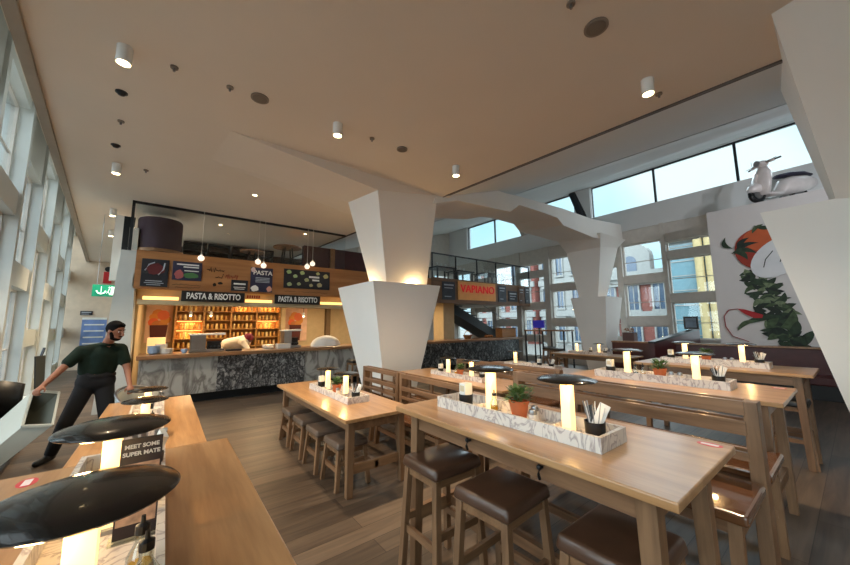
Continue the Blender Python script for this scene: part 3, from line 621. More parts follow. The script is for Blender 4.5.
def hand(b, wr, d, out, curl):
    d, out = Vector(d).normalized(), Vector(out).normalized(); n_ = d.cross(out).normalized()
    pl = wr+d*.045; b.cap(wr, pl+d*.03, .026, .026, 10); b.cap(pl+out*.02, pl+d*.035+out*.022, .018, .016, 10); b.cap(pl-out*.02, pl+d*.035-out*.02, .018, .016, 10)
    for k, (o_, ln) in enumerate(((.03, .042), (.011, .047), (-.01, .044), (-.03, .036))):
        p0 = pl+d*.04+out*o_; p1 = p0+(d*.7+n_*curl*.7).normalized()*ln*.6; p2 = p1+(n_*curl+d*.1).normalized()*ln*.6; p3 = p2+(n_*curl*.6-d*.8).normalized()*ln*.4
        b.cap(p0, p1, .0095, .009, 8); b.cap(p1, p2, .009, .0085, 8); b.cap(p2, p3, .0085, .007, 8)
    t0 = pl+out*.03-d*.01; t1 = t0+(out*.6+d*.6+n_*curl*.4).normalized()*.035; t2 = t1+(d*.8+n_*curl*.6).normalized()*.028
    b.cap(t0, t1, .012, .0105, 8); b.cap(t1, t2, .0105, .008, 8)
hand(b, wR, (-.35, -.45, -.5), (.6, -.3, .1), -1); hand(b, wL, (.2, -.55, -.6), (-.6, -.2, .0), 1)
b.build('body', skin_m, r, remesh=.007)
s = MB(); s.cap((-.66, 6.25, 1.27), (-.68, 6.27, 1.1), .145, .14, 20); s.cap(sR+Vector((.04, 0, -.01)), sL-Vector((.04, 0, .01)), .085, .085, 16); s.cap((-.77, 6.23, 1.24), (-.77, 6.26, 1.08), .1, .1); s.cap((-.56, 6.27, 1.24), (-.59, 6.28, 1.08), .1, .1); s.cap((-.62, 6.235, 1.39), (-.8, 6.21, 1.34), .06, .075); s.cap((-.62, 6.235, 1.39), (-.5, 6.29, 1.345), .06, .075)
s.cap(sR, sR.lerp(eR, .6), .078, .07); s.cap(sL, sL.lerp(eL, .62), .078, .07); s.cap((-.625, 6.235, 1.385), (-.66, 6.24, 1.33), .07, .1)
s.build('polo_shirt', green_cloth, r, remesh=.011)
MB().lathe([(.062, 0), (.085, -.01), (.09, .012), (.066, .04), (.06, .03)], nk+Vector((-.005, 0, -.01)), 18).build('collar', green_cloth, r, True)
t = MB(); t.cap((-.755, 6.27, .93), (-.615, 6.29, .93), .13, .13, 18); t.cap((-.73, 6.265, .99), (-.63, 6.28, .99), .125, .125, 18)
for h_, k_, a_ in ((hR, kR, aR), (hL, kL, aL)): t.cap(h_, k_, .105, .08, 16); t.cap(k_, a_, .08, .062, 16)
t.build('trousers', trouser_m, r, remesh=.011)
MB().lathe([(.16, 0), (.163, .005), (.163, .035), (.16, .04)], (-.68, 6.275, .99), 28, 1.16, .84).build('belt', black_matt, r, True)
for a_, dd in ((aR, Vector((-.12, -.2, 0))), (aL, Vector((.05, -.22, 0)))):
    f = MB(); f.cap(a_+Vector((0, .02, -.05)), a_+dd*.75+Vector((0, 0, -.065)), .048, .036); f.cap(a_, a_+Vector((0, 0, -.04)), .05, .05); f.build('shoe', black, r, remesh=.009)
h = MB(); h.ball(hd-look*.018+upv*.035, .104, (.88, 1.0, 1.0), q, 18); h.ball(hd+look*.035+upv*.085, .06, (1.2, .8, .7), q, 12); h.build('hair', hair_m, r, remesh=.009)
bd = MB(); bd.ball(hd+look*.045-upv*.088, .058, (1.0, .85, .6), q, 14); bd.cap(hd+side*.07-upv*.02+look*.02, hd+side*.05-upv*.085+look*.04, .02, .025); bd.cap(hd-side*.07-upv*.02+look*.02, hd-side*.05-upv*.085+look*.04, .02, .025); bd.cap(hd+look*.098-upv*.052+side*.025, hd+look*.098-upv*.052-side*.025, .009, .009); bd.build('beard', hair_m, r, remesh=.007)
for sg in (-1, 1):
    MB().ball(hd+look*.083+side*sg*.034+upv*.01, .009, seg=10).build('eye', white_c, r, True); MB().ball(hd+look*.093+side*sg*.035+upv*.01, .006, seg=8).build('pupil', black, r, True)
    MB().cap(hd+look*.088+side*sg*.017+upv*.035, hd+look*.08+side*sg*.052+upv*.036, .006, .005, 8).build('eyebrow', hair_m, r, True)
# cook bending behind the counter
r = thing('person', 'cook in white jacket and burgundy cap bending down behind the counter', 'person', (1.5, 10.0, 0))
hd2 = Vector((1.76, 9.9, 1.3)); lk = Vector((.55, -.5, -.65)).normalized(); q2 = lk.to_track_quat('Y', 'Z').to_matrix()
b = MB(); b.ball(hd2, .1, (.82, 1, 1.12), q2, 18); b.cap(hd2+Vector((-.04, .02, -.03)), (1.66, 9.97, 1.24), .055, .06); b.cap((1.64, 9.98, 1.22), (1.3, 10.05, 1.1), .11, .12); b.cyl(hd2+lk*.09, hd2+lk*.12, .015, .01, 8)
for dy in (-.19, .19):
    b.cap((1.62, 10+dy, 1.22), (1.72, 9.88+dy*1.2, 1.02), .05, .042); b.cap((1.72, 9.88+dy*1.2, 1.02), (1.86, 9.75+dy*.6, .9), .04, .03); b.cap((1.3, 10.05+dy*.5, .92), (1.42, 10.02+dy*.6, .48), .08, .06); b.cap((1.42, 10.02+dy*.6, .48), (1.36, 10.1+dy*.6, .06), .055, .04)
    hand(b, Vector((1.86, 9.75+dy*.6, .9)), (.7, -.3, -.5), (0, 1, 0), 1)
b.build('body', skin_m, r, remesh=.01)
s = MB(); s.cap((1.66, 9.98, 1.22), (1.32, 10.05, 1.12), .17, .2, 18); s.cap((1.32, 10.05, 1.12), (1.3, 10.08, .92), .19, .15); s.cap((1.62, 9.83, 1.21), (1.62, 10.17, 1.21), .1, .1)
for dy in (-.19, .19): s.cap((1.62, 10+dy, 1.21), (1.72, 9.88+dy*1.2, 1.02), .075, .06); s.cap((1.72, 9.88+dy*1.2, 1.02), (1.8, 9.81+dy*.8, .95), .058, .05)
s.build('jacket', plain('chef_white', (238, 226, 204), .8), r, remesh=.014)
c = MB(); c.ball(hd2+Vector((0, .01, .035)), .115, (1, 1.05, .95), q2, 18); c.ball(hd2+lk*.07+Vector((0, 0, .06)), .07, (1.2, 1, .4), q2); c.build('cap', plain('burgundy_cap', (122, 30, 48), .8), r, remesh=.01)
t = MB()
for dy in (-.19, .19): t.cap((1.3, 10.05+dy*.5, .92), (1.42, 10.02+dy*.6, .48), .1, .08); t.cap((1.42, 10.02+dy*.6, .48), (1.36, 10.1+dy*.6, .06), .08, .065)
t.build('trousers', black, r, remesh=.014)
for dy in (-.19, .19): MB().cap((1.34, 10.1+dy*.6, .045), (1.5, 10.02+dy*.6, .04), .045, .04).build('shoe', black, r, True)

# ------------------------------------------------------------------ left side: bin, chairs
r = thing('waste_bin', 'tall pale grey rectangular bin tilted over, held by the person', 'bin', (-1.3, 6.0, 0))
rim = [Vector(p) for p in ((-1.18, 6.0, .915), (-.96, 5.97, .87), (-.935, 5.68, .55), (-1.165, 5.7, .575))]
bc = Vector((-1.52, 5.95, .2)); rc = sum(rim, Vector())/4
bs = [bc+(p-rc)*.82 for p in rim]; inn = [rc+(p-rc)*.9 for p in rim]; dp = [bc+(rc-bc)*.15+(p-rc)*.72 for p in rim]
m = MB(); V = [[m.bm.verts.new(p) for p in ring] for ring in (bs, rim, inn)]
for a, c in zip(V, V[1:]):
    for k in range(4): m.bm.faces.new((a[k], a[(k+1) % 4], c[(k+1) % 4], c[k]))
m.bm.faces.new(V[0]); m.build('body', bin_m, r)
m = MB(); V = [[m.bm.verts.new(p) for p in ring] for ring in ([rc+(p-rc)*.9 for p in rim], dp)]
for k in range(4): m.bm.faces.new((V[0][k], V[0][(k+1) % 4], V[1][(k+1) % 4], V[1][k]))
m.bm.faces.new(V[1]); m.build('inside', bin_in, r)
m = MB()
for k in range(4): m.bar(rim[k], rim[(k+1) % 4], .022, .022)
m.build('rim', bin_m, r)
def tub_chair(x, y, h, mat, label, a0, legmat, rad=.25, rail=None):
    r = thing('chair', label, 'chair', (x, y, 0))
    MB().lathe([(rad*.85, -.05), (rad*.95, -.02), (rad*.95, .0), (rad*.7, .02), (.001, .02)], (x, y, .45), 24).build('seat', mat, r, True)
    m = MB(); N = 14; V = []
    for i in range(N+1):
        a = a0-1.3+2.6*i/N; tp = h-.1*abs(i-N/2)/(N/2)
        V.append([m.bm.verts.new((x+q*math.cos(a), y+q*math.sin(a), z)) for q, z in ((rad, .42), (rad*1.12, tp), (rad*1.02, tp), (rad*.92, .42))])
    for p, c in zip(V, V[1:]):
        for k in range(4): m.bm.faces.new((p[k], p[(k+1) % 4], c[(k+1) % 4], c[k]))
    m.bm.faces.new(V[0]); m.bm.faces.new(V[-1][::-1]); m.build('backrest', mat, r, True)
    for k in range(4):
        a = PI/4+k*PI/2; MB().cyl((x+rad*.5*math.cos(a), y+rad*.5*math.sin(a), .42), (x+rad*.9*math.cos(a), y+rad*.9*math.sin(a), 0), .014, seg=8).build('leg', legmat, r)
    if rail: MB().tube([(x+rad*1.1*math.cos(a0-1.5+3*i/16), y+rad*1.1*math.sin(a0-1.5+3*i/16), h+.01-.14*(abs(i-8)/8)**2) for i in range(17)], .016).build('top_rail', rail, r, True)
tub_chair(-1.6, 6.85, .98, black, 'black curved-back chair by the window wall behind the grey bin', 2.4, black)
tub_chair(-.15, 5.9, .83, bin_m, 'pale grey tub chair with tubular top rail under the person\'s hand', PI*.75, steel, .27, steel)
one(MB().hexa([(-1.86, 9.7, 0), (-1.8, 9.9, 0), (-1.78, 9.9, 0), (-1.84, 9.7, 0)], [(-1.93, 9.6, 1.1), (-1.85, 9.85, 1.1), (-1.83, 9.85, 1.1), (-1.91, 9.6, 1.1)]).bar((-1.86, 9.7, 1.1), (-1.84, 9.75, 1.25), .03), 'folded_panel', darksteel, 'narrow dark folded panel leaning by the window wall', 'panel')
struct(MB().hexa([LW(-5, -.45, 0), LW(9, -.45, 0), LW(9, 0, 0), LW(-5, 0, 0)], [LW(-5, -.45, .05), LW(9, -.45, .05), LW(9, 0, .05), LW(-5, 0, .05)]).build('baseboard_left', darksteel))
# end of the corridor
r = thing('exit_sign', 'green hanging emergency exit sign at the end of the corridor', 'sign', (-1.15, 10.5, 2.35))
gsn = glow('exit_green', (0, 130, 100), .35); wsn = glow('exit_white', (220, 255, 240), .8)
MB().box(-1.37, -.94, 10.48, 10.52, 2.33, 2.6, .004).build('panel', gsn, r)
MB().tube([(-1.3, 10.475, 2.46), (-1.27, 10.475, 2.41), (-1.22, 10.475, 2.39), (-1.17, 10.475, 2.41), (-1.14, 10.475, 2.46)], .014).build('arrow', wsn, r); MB().bar((-1.22, 10.475, 2.56), (-1.22, 10.475, 2.4), .03, .01).build('arrow_shaft', wsn, r)
MB().box(-1.06, -1.0, 10.47, 10.48, 2.37, 2.56).build('door_pictogram', wsn, r)
m = MB().ball((-1.085, 10.472, 2.54), .018, seg=8).bar((-1.085, 10.472, 2.51), (-1.1, 10.472, 2.45), .025, .01).bar((-1.1, 10.472, 2.45), (-1.07, 10.472, 2.37), .018, .01).bar((-1.1, 10.472, 2.45), (-1.13, 10.472, 2.4), .018, .01); m.build('running_figure', wsn, r)
for x in (-1.3, -1.0): MB().cyl((x, 10.5, 2.6), (x, 10.5, 4.25), .006, seg=6).build('hanger', steel, r)
r = thing('notice_board', 'blue and white notice board standing before the far corridor wall', 'board', (-2.2, 18.2, 0))
MB().box(-2.55, -1.86, 18.18, 18.23, .35, 1.98).build('panel', plain('notice_blue', (112, 140, 196), .5, var=.25, scale=3), r)
for k in range(6): MB().box(-2.48, -1.92, 18.165, 18.18, 1.7-.24*k, 1.75-.24*k).build('printed_line', white_print, r)
MB().box(-2.55, -1.86, 18.16, 18.18, 1.92, 2.0).build('header', white_print, r); MB().box(-2.5, -2.45, 17.95, 18.4, 0, .35).box(-1.95, -1.9, 17.95, 18.4, 0, .35).build('stand', steel, r)
r = thing('wall_sign', 'small dark direction sign on the far corridor wall', 'sign', (-2.5, 18.5, 2.1)); MB().box(-2.67, -2.32, 18.47, 18.5, 2.1, 2.26).build('plate', board_m, r); bars(r, [(-2.63, -2.36, 2.19, .03), (-2.63, -2.42, 2.13, .02)], pale, 18.465)
r = thing('fire_bell', 'red fire alarm unit high at the end of the corridor', 'alarm', (-2.0, 18.5, 3.3)); MB().box(-2.12, -1.88, 18.36, 18.5, 3.38, 3.84, .01).build('body', plain('fire_red', (190, 36, 40), .4), r); MB().cyl((-2.0, 18.36, 3.95), (-2.0, 18.49, 3.95), .1).build('bell', black, r)
struct(MB().box(-1.6, -1.38, 17.9, 18.5, 0, 4.25).build('trim_9', plaster))

# ------------------------------------------------------------------ tables
def table(x0, x1, y0, y1, z, label, high, name='table'):
    r = thing(name, label, 'table', ((x0+x1)/2, (y0+y1)/2, 0))
    MB().box(x0, x1, y0, y1, z-.035, z, .006).build('tabletop', oak, r)
    ix, iy = .09, .11
    MB().box(x0+ix, x0+ix+.03, y0+iy, y1-iy, z-.145, z-.036).box(x1-ix-.03, x1-ix, y0+iy, y1-iy, z-.145, z-.036).box(x0+ix, x1-ix, y0+iy, y0+iy+.03, z-.145, z-.036).box(x0+ix, x1-ix, y1-iy-.03, y1-iy, z-.145, z-.036).build('apron', oak_rail, r)
    lw = .075
    for sx, xx in ((-1, x0+ix+.02), (1, x1-ix-.02)):
        for sy, yy in ((-1, y0+iy+.02), (1, y1-iy-.02)):
            MB().bar((xx, yy, z-.04), (xx+sx*.015, yy+sy*.02, 0), lw, lw, (0, 1, 0), .004, lw*.8, lw*.8).build('leg', oak_leg, r)
    zs = .3 if high else .2
    for yy in (y0+iy+.02, y1-iy-.02): MB().box(x0+ix+.03, x1-ix-.03, yy-.02, yy+.02, zs, zs+.085).build('end_rail', oak_x, r)
    MB().box((x0+x1)/2-.02, (x0+x1)/2+.02, y0+iy, y1-iy, zs+.01, zs+.07).build('foot_rail', oak_rail, r)
    return r
XR, WX = 1.385, .83
tR = table(1.385, 2.215, .428, 2.157, 1.05, 'high oak table in front, with three brown bar stools tucked under it', True, 'high_table')
tR2 = table(3.595, 4.49, .40, 2.157, 1.05, 'high oak table behind the slatted bench, second row from the front', True, 'high_table')
tR3 = table(5.66, 6.55, .37, 2.16, 1.05, 'high oak table closest to the tomato mural', True, 'high_table')
tL1 = table(-.485, .305, .28, 2.15, 1.05, 'high oak table in the lower corner with a large dark lamp and a menu card', True, 'high_table')
tL2 = table(-.465, .318, 3.225, 5.48, .75, 'dining-height oak table between the menu card table and the person', False, 'dining_table')
tM = table(1.40, 2.2, 3.05, 5.52, .75, 'dining-height oak table with four low stools along its side', False, 'dining_table')
tM2 = table(3.6, 4.4, 3.0, 5.5, .75, 'dining-height oak table at the foot of the large white column', False, 'dining_table')
tM3 = table(5.55, 6.4, 2.9, 5.4, .75, 'dining-height oak table one row beyond the large white column', False, 'dining_table')
tN = table(9.3, 10.1, 3.6, 5.84, .75, 'distant dark-edged oak table in front of the far white column', False, 'dining_table')
for k, y in enumerate((1.48, 1.0)):
    r = tR
    m = MB().tube([(1.474, y, .965), (1.45, y, .962), (1.44, y, .94), (1.45, y, .915)], .007); m.build('coat_hook', black, r); MB().ball((1.447, y, .97), .013, seg=10).build('hook_knob', black, r)
# stickers
stick = plain('sticker_red', (206, 58, 70), .4); stick_w = plain('sticker_white', (240, 226, 226), .4)
for x, y, lab in ((-.385, 2.04, 'oval red sticker on the corner of the table with the menu card'), (2.15, .51, 'oval red sticker on the near corner of the front high table'), (4.38, .5, 'oval red sticker on the corner of the second-row high table')):
    r = thing('sticker', lab, 'sticker', (x, y, 1.05)); MB().lathe([(.036, 0), (.036, .0012)], (x, y, 1.0501), 24, .8, 1.4).build('disc', stick, r); MB().box(x-.012, x+.012, y-.034, y+.034, 1.0512, 1.0518).build('printed_band', stick_w, r)

# ------------------------------------------------------------------ stools
def make_stool(h, mat, w=.4, d=.37):
    r = thing('bar_stool' if h > .6 else 'low_stool', 'x', 'stool')
    s = MB().hexa([(-w/2, -d/2, h-.075), (w/2, -d/2, h-.075), (w/2, d/2, h-.075), (-w/2, d/2, h-.075)], [(-w/2+.012, -d/2+.012, h), (w/2-.012, -d/2+.012, h), (w/2-.012, d/2-.012, h), (-w/2+.012, d/2-.012, h)], .022, 3)
    for v in s.bm.verts:
        if v.co.z > h-.03: v.co.z -= .016*(1-min(1, (v.co.x/(w/2))**2))
    s.build('seat', mat, r, True)
    MB().box(-w/2+.03, w/2-.03, -d/2+.03, d/2-.03, h-.125, h-.074).build('apron', oak_x, r)
    z2 = .26 if h > .6 else .16
    for sx in (-1, 1):
        for sy in (-1, 1):
            MB().bar((sx*(w/2-.04), sy*(d/2-.04), h-.08), (sx*(w/2-.005), sy*(d/2-.005), 0), .042, .042, (0, 1, 0), .003).build('leg', oak_leg, r)
    for sx in (-1, 1): MB().box(sx*(w/2-.03)-.012, sx*(w/2-.03)+.012, -d/2+.03, d/2-.03, z2, z2+.045).build('stretcher', oak_rail, r)
    for sy in (-1, 1): MB().box(-w/2+.03, w/2-.03, sy*(d/2-.03)-.012, sy*(d/2-.03)+.012, z2+.07, z2+.115).build('stretcher', oak_x, r)
    return r
st = make_stool(.755, brown_leather, .42, .38); st.location = (1.57, 1.86, 0); st['label'] = 'brown leather bar stool at the front high table, nearest the low stools'; st['group'] = 'bar stools at the front high table'
dup(st, (1.555, 1.325, 0), 'middle brown leather bar stool of the three at the front high table', rz=.06)
dup(st, (1.6, .72, 0), 'brown leather bar stool half cut off by the bottom edge of the picture')
lo = make_stool(.46, taupe_leather, .36, .4)
for k, y in enumerate((3.52, 4.05, 4.58, 5.12)):
    lab = ['low stool with taupe seat at the near end of the dining table', 'second low stool with taupe seat counting from the near end of the dining table', 'third low stool with taupe seat counting from the near end of the dining table', 'low stool with taupe seat closest to the marble counter'][k]
    if k == 0: lo.location = (1.62, y, 0); lo['label'] = lab; lo['group'] = 'low stools along the dining table'
    else: dup(lo, (1.6, y, 0), lab)
dk = make_stool(.735, black, .36, .36); dk.location = (5.95, .62, 0); dk['label'] = 'dark bar stool under the high table closest to the mural'
for k, (x, y, lab) in enumerate(((4.7, 7.6, 'dark high stool between the large white column and the counter, closer to the column'), (4.0, 8.2, 'dark high stool standing in front of the counter beside the column'), (11.4, 7.2, 'dark stool by the far windows closest to the blue monitor'), (11.2, 6.75, 'dark stool by the far windows closest to the distant column'), (11.9, 7.5, 'dark stool against the far windows behind the high table'))): dup(dk, (x, y, 0), lab, 'dark stools in the distance')
r = thing('high_table', 'slim dark high table in front of the far windows', 'table', (11.6, 7.3, 0))
MB().box(11.3, 12.0, 6.5, 8.2, 1.33, 1.38).build('tabletop', counter_wood, r)
for x in (11.35, 11.95):
    for y in (6.55, 7.4, 8.15): MB().box(x-.02, x+.02, y-.02, y+.02, 0, 1.33).build('leg', darksteel, r)

# ------------------------------------------------------------------ double benches with slatted backs
def bench(xc, y0, y1, zs, rails, label, mat, o0, o1, p0, p1, slats=0, posts=None):
    r = thing('slatted_bench', label, 'bench', (xc, (y0+y1)/2, 0))
    for a, c in ((-o1, -o0), (p0, p1)):
        MB().box(xc+a, xc+c, y0, y1, zs-.055, zs, .014).build('seat', mat, r)
        MB().box(xc+a+.04, xc+c-.03, y0+.03, y1-.03, zs-.12, zs-.056).build('seat_frame', oak_rail, r)
        for yy in (y0+.06, y1-.06):
            xo = xc+(a if a < 0 else c); sg = -1 if a < 0 else 1
            MB().bar((xo-sg*.06, yy, zs-.06), (xo-sg*.02, yy, 0), .055, .055, (0, 1, 0)).build('leg', oak_leg, r)
        MB().box(xc+(a+.03 if a < 0 else c-.07), xc+(a+.07 if a < 0 else c-.03), y0+.06, y1-.06, zs*.38, zs*.38+.05).build('foot_rail', oak_rail, r)
    zt = rails[0][1]
    for yy in (y0, y1-.07): MB().hexa([(xc-.075, yy, 0), (xc+.075, yy, 0), (xc+.075, yy+.07, 0), (xc-.075, yy+.07, 0)], [(xc-.055, yy, zt), (xc+.055, yy, zt), (xc+.055, yy+.07, zt), (xc-.055, yy+.07, zt)], .004).build('post', oak_leg, r)
    for z0, z1 in rails:
        for sg in (-1, 1): MB().box(xc+sg*.05-.014, xc+sg*.05+.014, y0+.06, y1-.06, z0, z1, .003).build('back_rail', oak_rail, r)
    for k in range(slats):
        y = y0+.2+(y1-y0-.4)*k/(slats-1); MB().box(xc-.012, xc+.012, y-.02, y+.02, zs, zt-.02).build('slat', oak_leg, r)
    return r
HR = [(1.07, 1.155), (.95, 1.035), (.8, .85)]
bench(2.92, .43, 2.24, .7, HR, 'long high double bench with slatted back behind the front high table', tan_leather, .1, .62, .1, .66)
LR = [(.84, .905), (.66, .72), (.54, .58)]
bench(2.92, 2.92, 4.36, .45, LR, 'low double bench with slatted back between the dining tables, nearer section', tan_leather, .08, .5, .08, .5, 3)
bench(2.92, 4.4, 5.55, .45, LR, 'low double bench with slatted back between the dining tables, section by the white column', tan_leather, .08, .5, .08, .5, 3)
bench(4.98, 2.95, 5.3, .45, LR, 'low double bench with slatted back one row beyond the large white column', tan_leather, .08, .42, .08, .42, 6)
# burgundy seating at the far side
r = thing('banquette', 'long burgundy banquette along the mural wall', 'bench', (11.4, 2.6, 0))
MB().box(11.3, 11.5, -3.0, 4.9, .1, 1.02, .02).build('backrest', burgundy, r); MB().box(10.8, 11.3, -3.0, 4.9, .3, .48, .03).build('seat', burgundy, r); MB().box(10.85, 11.45, -2.95, 4.85, 0, .3).build('base', black, r); MB().box(11.28, 11.52, -3.0, 4.9, 1.02, 1.06).build('cap_rail', counter_wood, r)
r = thing('partition', 'dark sloping low partition by the street windows', 'partition', (12.2, 3.2, 0))
MB().hexa([(10.2, 3.36, 0), (12.85, 3.0, 0), (12.85, 3.12, 0), (10.2, 3.48, 0)], [(10.2, 3.36, 1.08), (12.85, 3.0, 1.4), (12.85, 3.12, 1.4), (10.2, 3.48, 1.08)]).build('panel', burgundy, r); MB().hexa([(10.2, 3.34, 1.08), (12.85, 2.98, 1.4), (12.85, 3.14, 1.4), (10.2, 3.5, 1.08)], [(10.2, 3.34, 1.13), (12.85, 2.98, 1.45), (12.85, 3.14, 1.45), (10.2, 3.5, 1.13)]).build('cap_rail', black, r)
r = thing('framed_card', 'small black framed card standing on the dark partition', 'sign', (12.5, 3.1, 1.43)); MB().box(12.48, 12.52, 2.92, 3.28, 1.42, 1.8, .005).build('frame', black, r); MB().box(12.47, 12.48, 2.97, 3.23, 1.47, 1.75).build('card', plain('card_blue', (120, 140, 160), .5, var=.3), r)
r = thing('planter_box', 'small brown planter box by the street windows behind the partition', 'planter', (12.4, 4.75, 0)); MB().box(12.25, 12.55, 4.6, 4.95, .9, 1.3).build('box', plain('dusty_brown', (96, 70, 64), .7), r); MB().box(12.2, 12.6, 4.55, 5.0, 0, .9).build('stand', burgundy, r)
m = MB()
for k in range(30): m.ball((12.4+random.uniform(-.12, .12), 4.77+random.uniform(-.14, .14), 1.33+random.uniform(0, .1)), .04, (1, .6, .5), seg=6)
m.build('foliage', plain('dry_leaf', (150, 110, 80), .7), r)

# ------------------------------------------------------------------ table sets: marble trays and what stands in them
def make_lamp():
    r = thing('table_lamp', 'x', 'lamp')
    MB().box(-.045, .045, -.045, .045, 0, .012).build('base', steel, r); MB().box(-.024, .024, -.026, .026, .012, .272).build('stem', stem_m, r)
    MB().lathe([(.001, .0), (.13, .0), (.15, .002), (.155, .006), (.149, .011), (.115, .02), (.06, .027), (.001, .029)], (0, 0, .27), 48).build('lamp_shade', shade_m, r, 'auto')
    return r
def make_plant():
    r = thing('potted_plant', 'x', 'plant')
    MB().lathe([(.04, 0), (.058, .1), (.062, .1), (.062, .115), (.05, .115), (.045, .09), (.001, .09)], (0, 0, 0), 20).build('pot', terra, r, 'auto')
    m = MB(); q = random.Random(3)
    for k in range(150):
        a, t = q.uniform(0, 2*PI), q.uniform(.1, 1.0); rr = .02+.065*math.sin(t*PI*.75)*q.uniform(.4, 1); h = .1+.13*q.uniform(.1, 1)*(1-.4*rr/.08)
        c = Vector((rr*math.cos(a), rr*math.sin(a), h)); u = Vector((math.cos(a), math.sin(a), q.uniform(-.2, .8))).normalized(); v = u.cross(Vector((0, 0, 1))).normalized()
        L = q.uniform(.02, .034); m.face([c-u*L, c+v*L*.4, c+u*L, c-v*L*.4])
    for k in range(24):
        a = q.uniform(0, 2*PI); m.tube([(0.01*math.cos(a), .01*math.sin(a), .09), (.03*math.cos(a), .03*math.sin(a), .16), (.05*math.cos(a), .05*math.sin(a), .2)], .0015, 4)
    m.build('foliage', leaf_m, r); return r
def make_cup(cut):
    r = thing('cutlery_holder' if cut else 'napkin_holder', 'x', 'holder')
    MB().lathe([(.045, 0), (.05, .09), (.046, .09), (.04, .01), (.001, .008)], (0, 0, 0), 20).build('cup', black, r, 'auto')
    if cut:
        q = random.Random(5)
        for k in range(8):
            a = k*.8; b = (.012*math.cos(a), .012*math.sin(a), .02); t = (.05*math.cos(a), .05*math.sin(a), .17+q.uniform(-.015, .02)); MB().bar(b, t, .008, .003, (0, 1, 0), w2=.016, h2=.003).build('cutlery', steel if k % 3 else white_c, r)
        MB().bar((.0, .01, .03), (.03, -.05, .17), .05, .02, (1, 0, 0)).build('napkin', white_p, r); MB().bar((.0, -.02, .03), (.045, .035, .15), .04, .02, (1, 0, 0)).build('napkin', black, r)
    else:
        MB().box(-.036, .036, -.03, .03, .02, .165, .004).build('napkins', white_p, r); MB().box(-.0365, -.036, -.02, .02, .11, .15).build('printed_mark', plain('beige_print', (214, 196, 160), .7), r)
    return r
def make_bottle(m_):
    r = thing('oil_bottle', 'x', 'bottle')
    MB().lathe([(.024, 0), (.026, .004), (.026, .075), (.012, .1), (.012, .12)], (0, 0, 0), 16).build('bottle_glass', jar_m, r, 'auto'); MB().lathe([(.022, .004), (.0235, .006), (.0235, .055), (.001, .055)], (0, 0, 0), 16).build('liquid', m_, r, 'auto'); MB().lathe([(.014, .118), (.014, .135), (.005, .14), (.004, .155)], (0, 0, 0), 12).build('cap', black, r); return r
def make_shaker():
    r = thing('shaker', 'x', 'shaker'); MB().lathe([(.024, 0), (.026, .005), (.022, .06), (.024, .066)], (0, 0, 0), 16).build('shaker_body', plain('salt', (222, 218, 214), .3), r, 'auto'); MB().lathe([(.024, .066), (.025, .07), (.02, .09), (.008, .097), (.001, .098)], (0, 0, 0), 16).build('cap', steel, r, 'auto'); return r
PR = {'lamp': make_lamp(), 'plant': make_plant(), 'cut': make_cup(True), 'nap': make_cup(False), 'oil': make_bottle(oil_m), 'vin': make_bottle(vinegar_m), 'sha': make_shaker()}
USED = set()
NM = {'lamp': 'glowing dark-topped table lamp', 'plant': 'green herb in terracotta pot', 'cut': 'black cup of cutlery and napkins', 'nap': 'black holder with white napkins', 'oil': 'small bottle of golden oil', 'vin': 'small bottle of dark vinegar', 'sha': 'small white shaker with steel cap'}
GR = {'lamp': 'table lamps', 'plant': 'herb pots', 'cut': 'cutlery cups', 'nap': 'napkin holders', 'oil': 'oil bottles', 'vin': 'vinegar bottles', 'sha': 'shakers'}
def put(kind, x, y, z, extra, rz=0):
    lab = NM[kind]+' '+extra
    if kind not in USED: USED.add(kind); o = PR[kind]; dup_src[kind] = o; o.location = (x, y, z); o['label'] = lab; o['group'] = GR[kind]; o.rotation_euler = (0, 0, rz)
    else: o = dup(PR[kind], (x, y, z), lab, GR[kind], rz)
    if kind == 'lamp' and 'card table' in extra: o.scale = (.87, .87, 1.03)
    if kind == 'lamp': lamp_light('POINT', (x-.055, y-.055, z+.235), 1.5, (1, .62, .26), .02)
    return o
dup_src = {}
def tray(x, y0, y1, z, label, w=.27, h=.072):
    m = MB(); t = .018
    m.box(x-w/2, x+w/2, y0, y1, z, z+.014); m.box(x-w/2, x-w/2+t, y0, y1, z+.014, z+h); m.box(x+w/2-t, x+w/2, y0, y1, z+.014, z+h); m.box(x-w/2+t, x+w/2-t, y0, y0+t, z+.014, z+h); m.box(x-w/2+t, x+w/2-t, y1-t, y1, z+.014, z+h)
    for yy in (y0+(y1-y0)*.24, y0+(y1-y0)*.72): m.box(x-w/2+t, x+w/2-t, yy-.006, yy+.006, z+.014, z+h-.012)
    return one(m, 'serving_tray', tray_m, label, 'tray')
def tray_set(x, y0, y1, z, where, items):
    tray(x, y0, y1, z, 'long pale marble condiment tray '+where)
    n = {}
    for k, _, _ in items: n[k] = n.get(k, 0)+1
    c = {}
    for kind, y, dx in items:
        c[kind] = c.get(kind, 0)+1
        ordn = '' if n[kind] == 1 else (', nearer of two' if c[kind] == 1 else ', farther of two') if n[kind] == 2 else (', nearest of three', ', middle of three', ', farthest of three')[c[kind]-1]
        put(kind, x+dx, y, z+.0145, where+ordn, .3 if kind in ('cut',) else 0)
tray_set(1.75, .78, 1.95, 1.05, 'on the front high table', [('cut', .87, .0), ('lamp', 1.01, .0), ('sha', 1.2, -.05), ('sha', 1.24, .03), ('plant', 1.33, 0), ('oil', 1.5, -.03), ('lamp', 1.57, .02), ('nap', 1.76, -.03)])
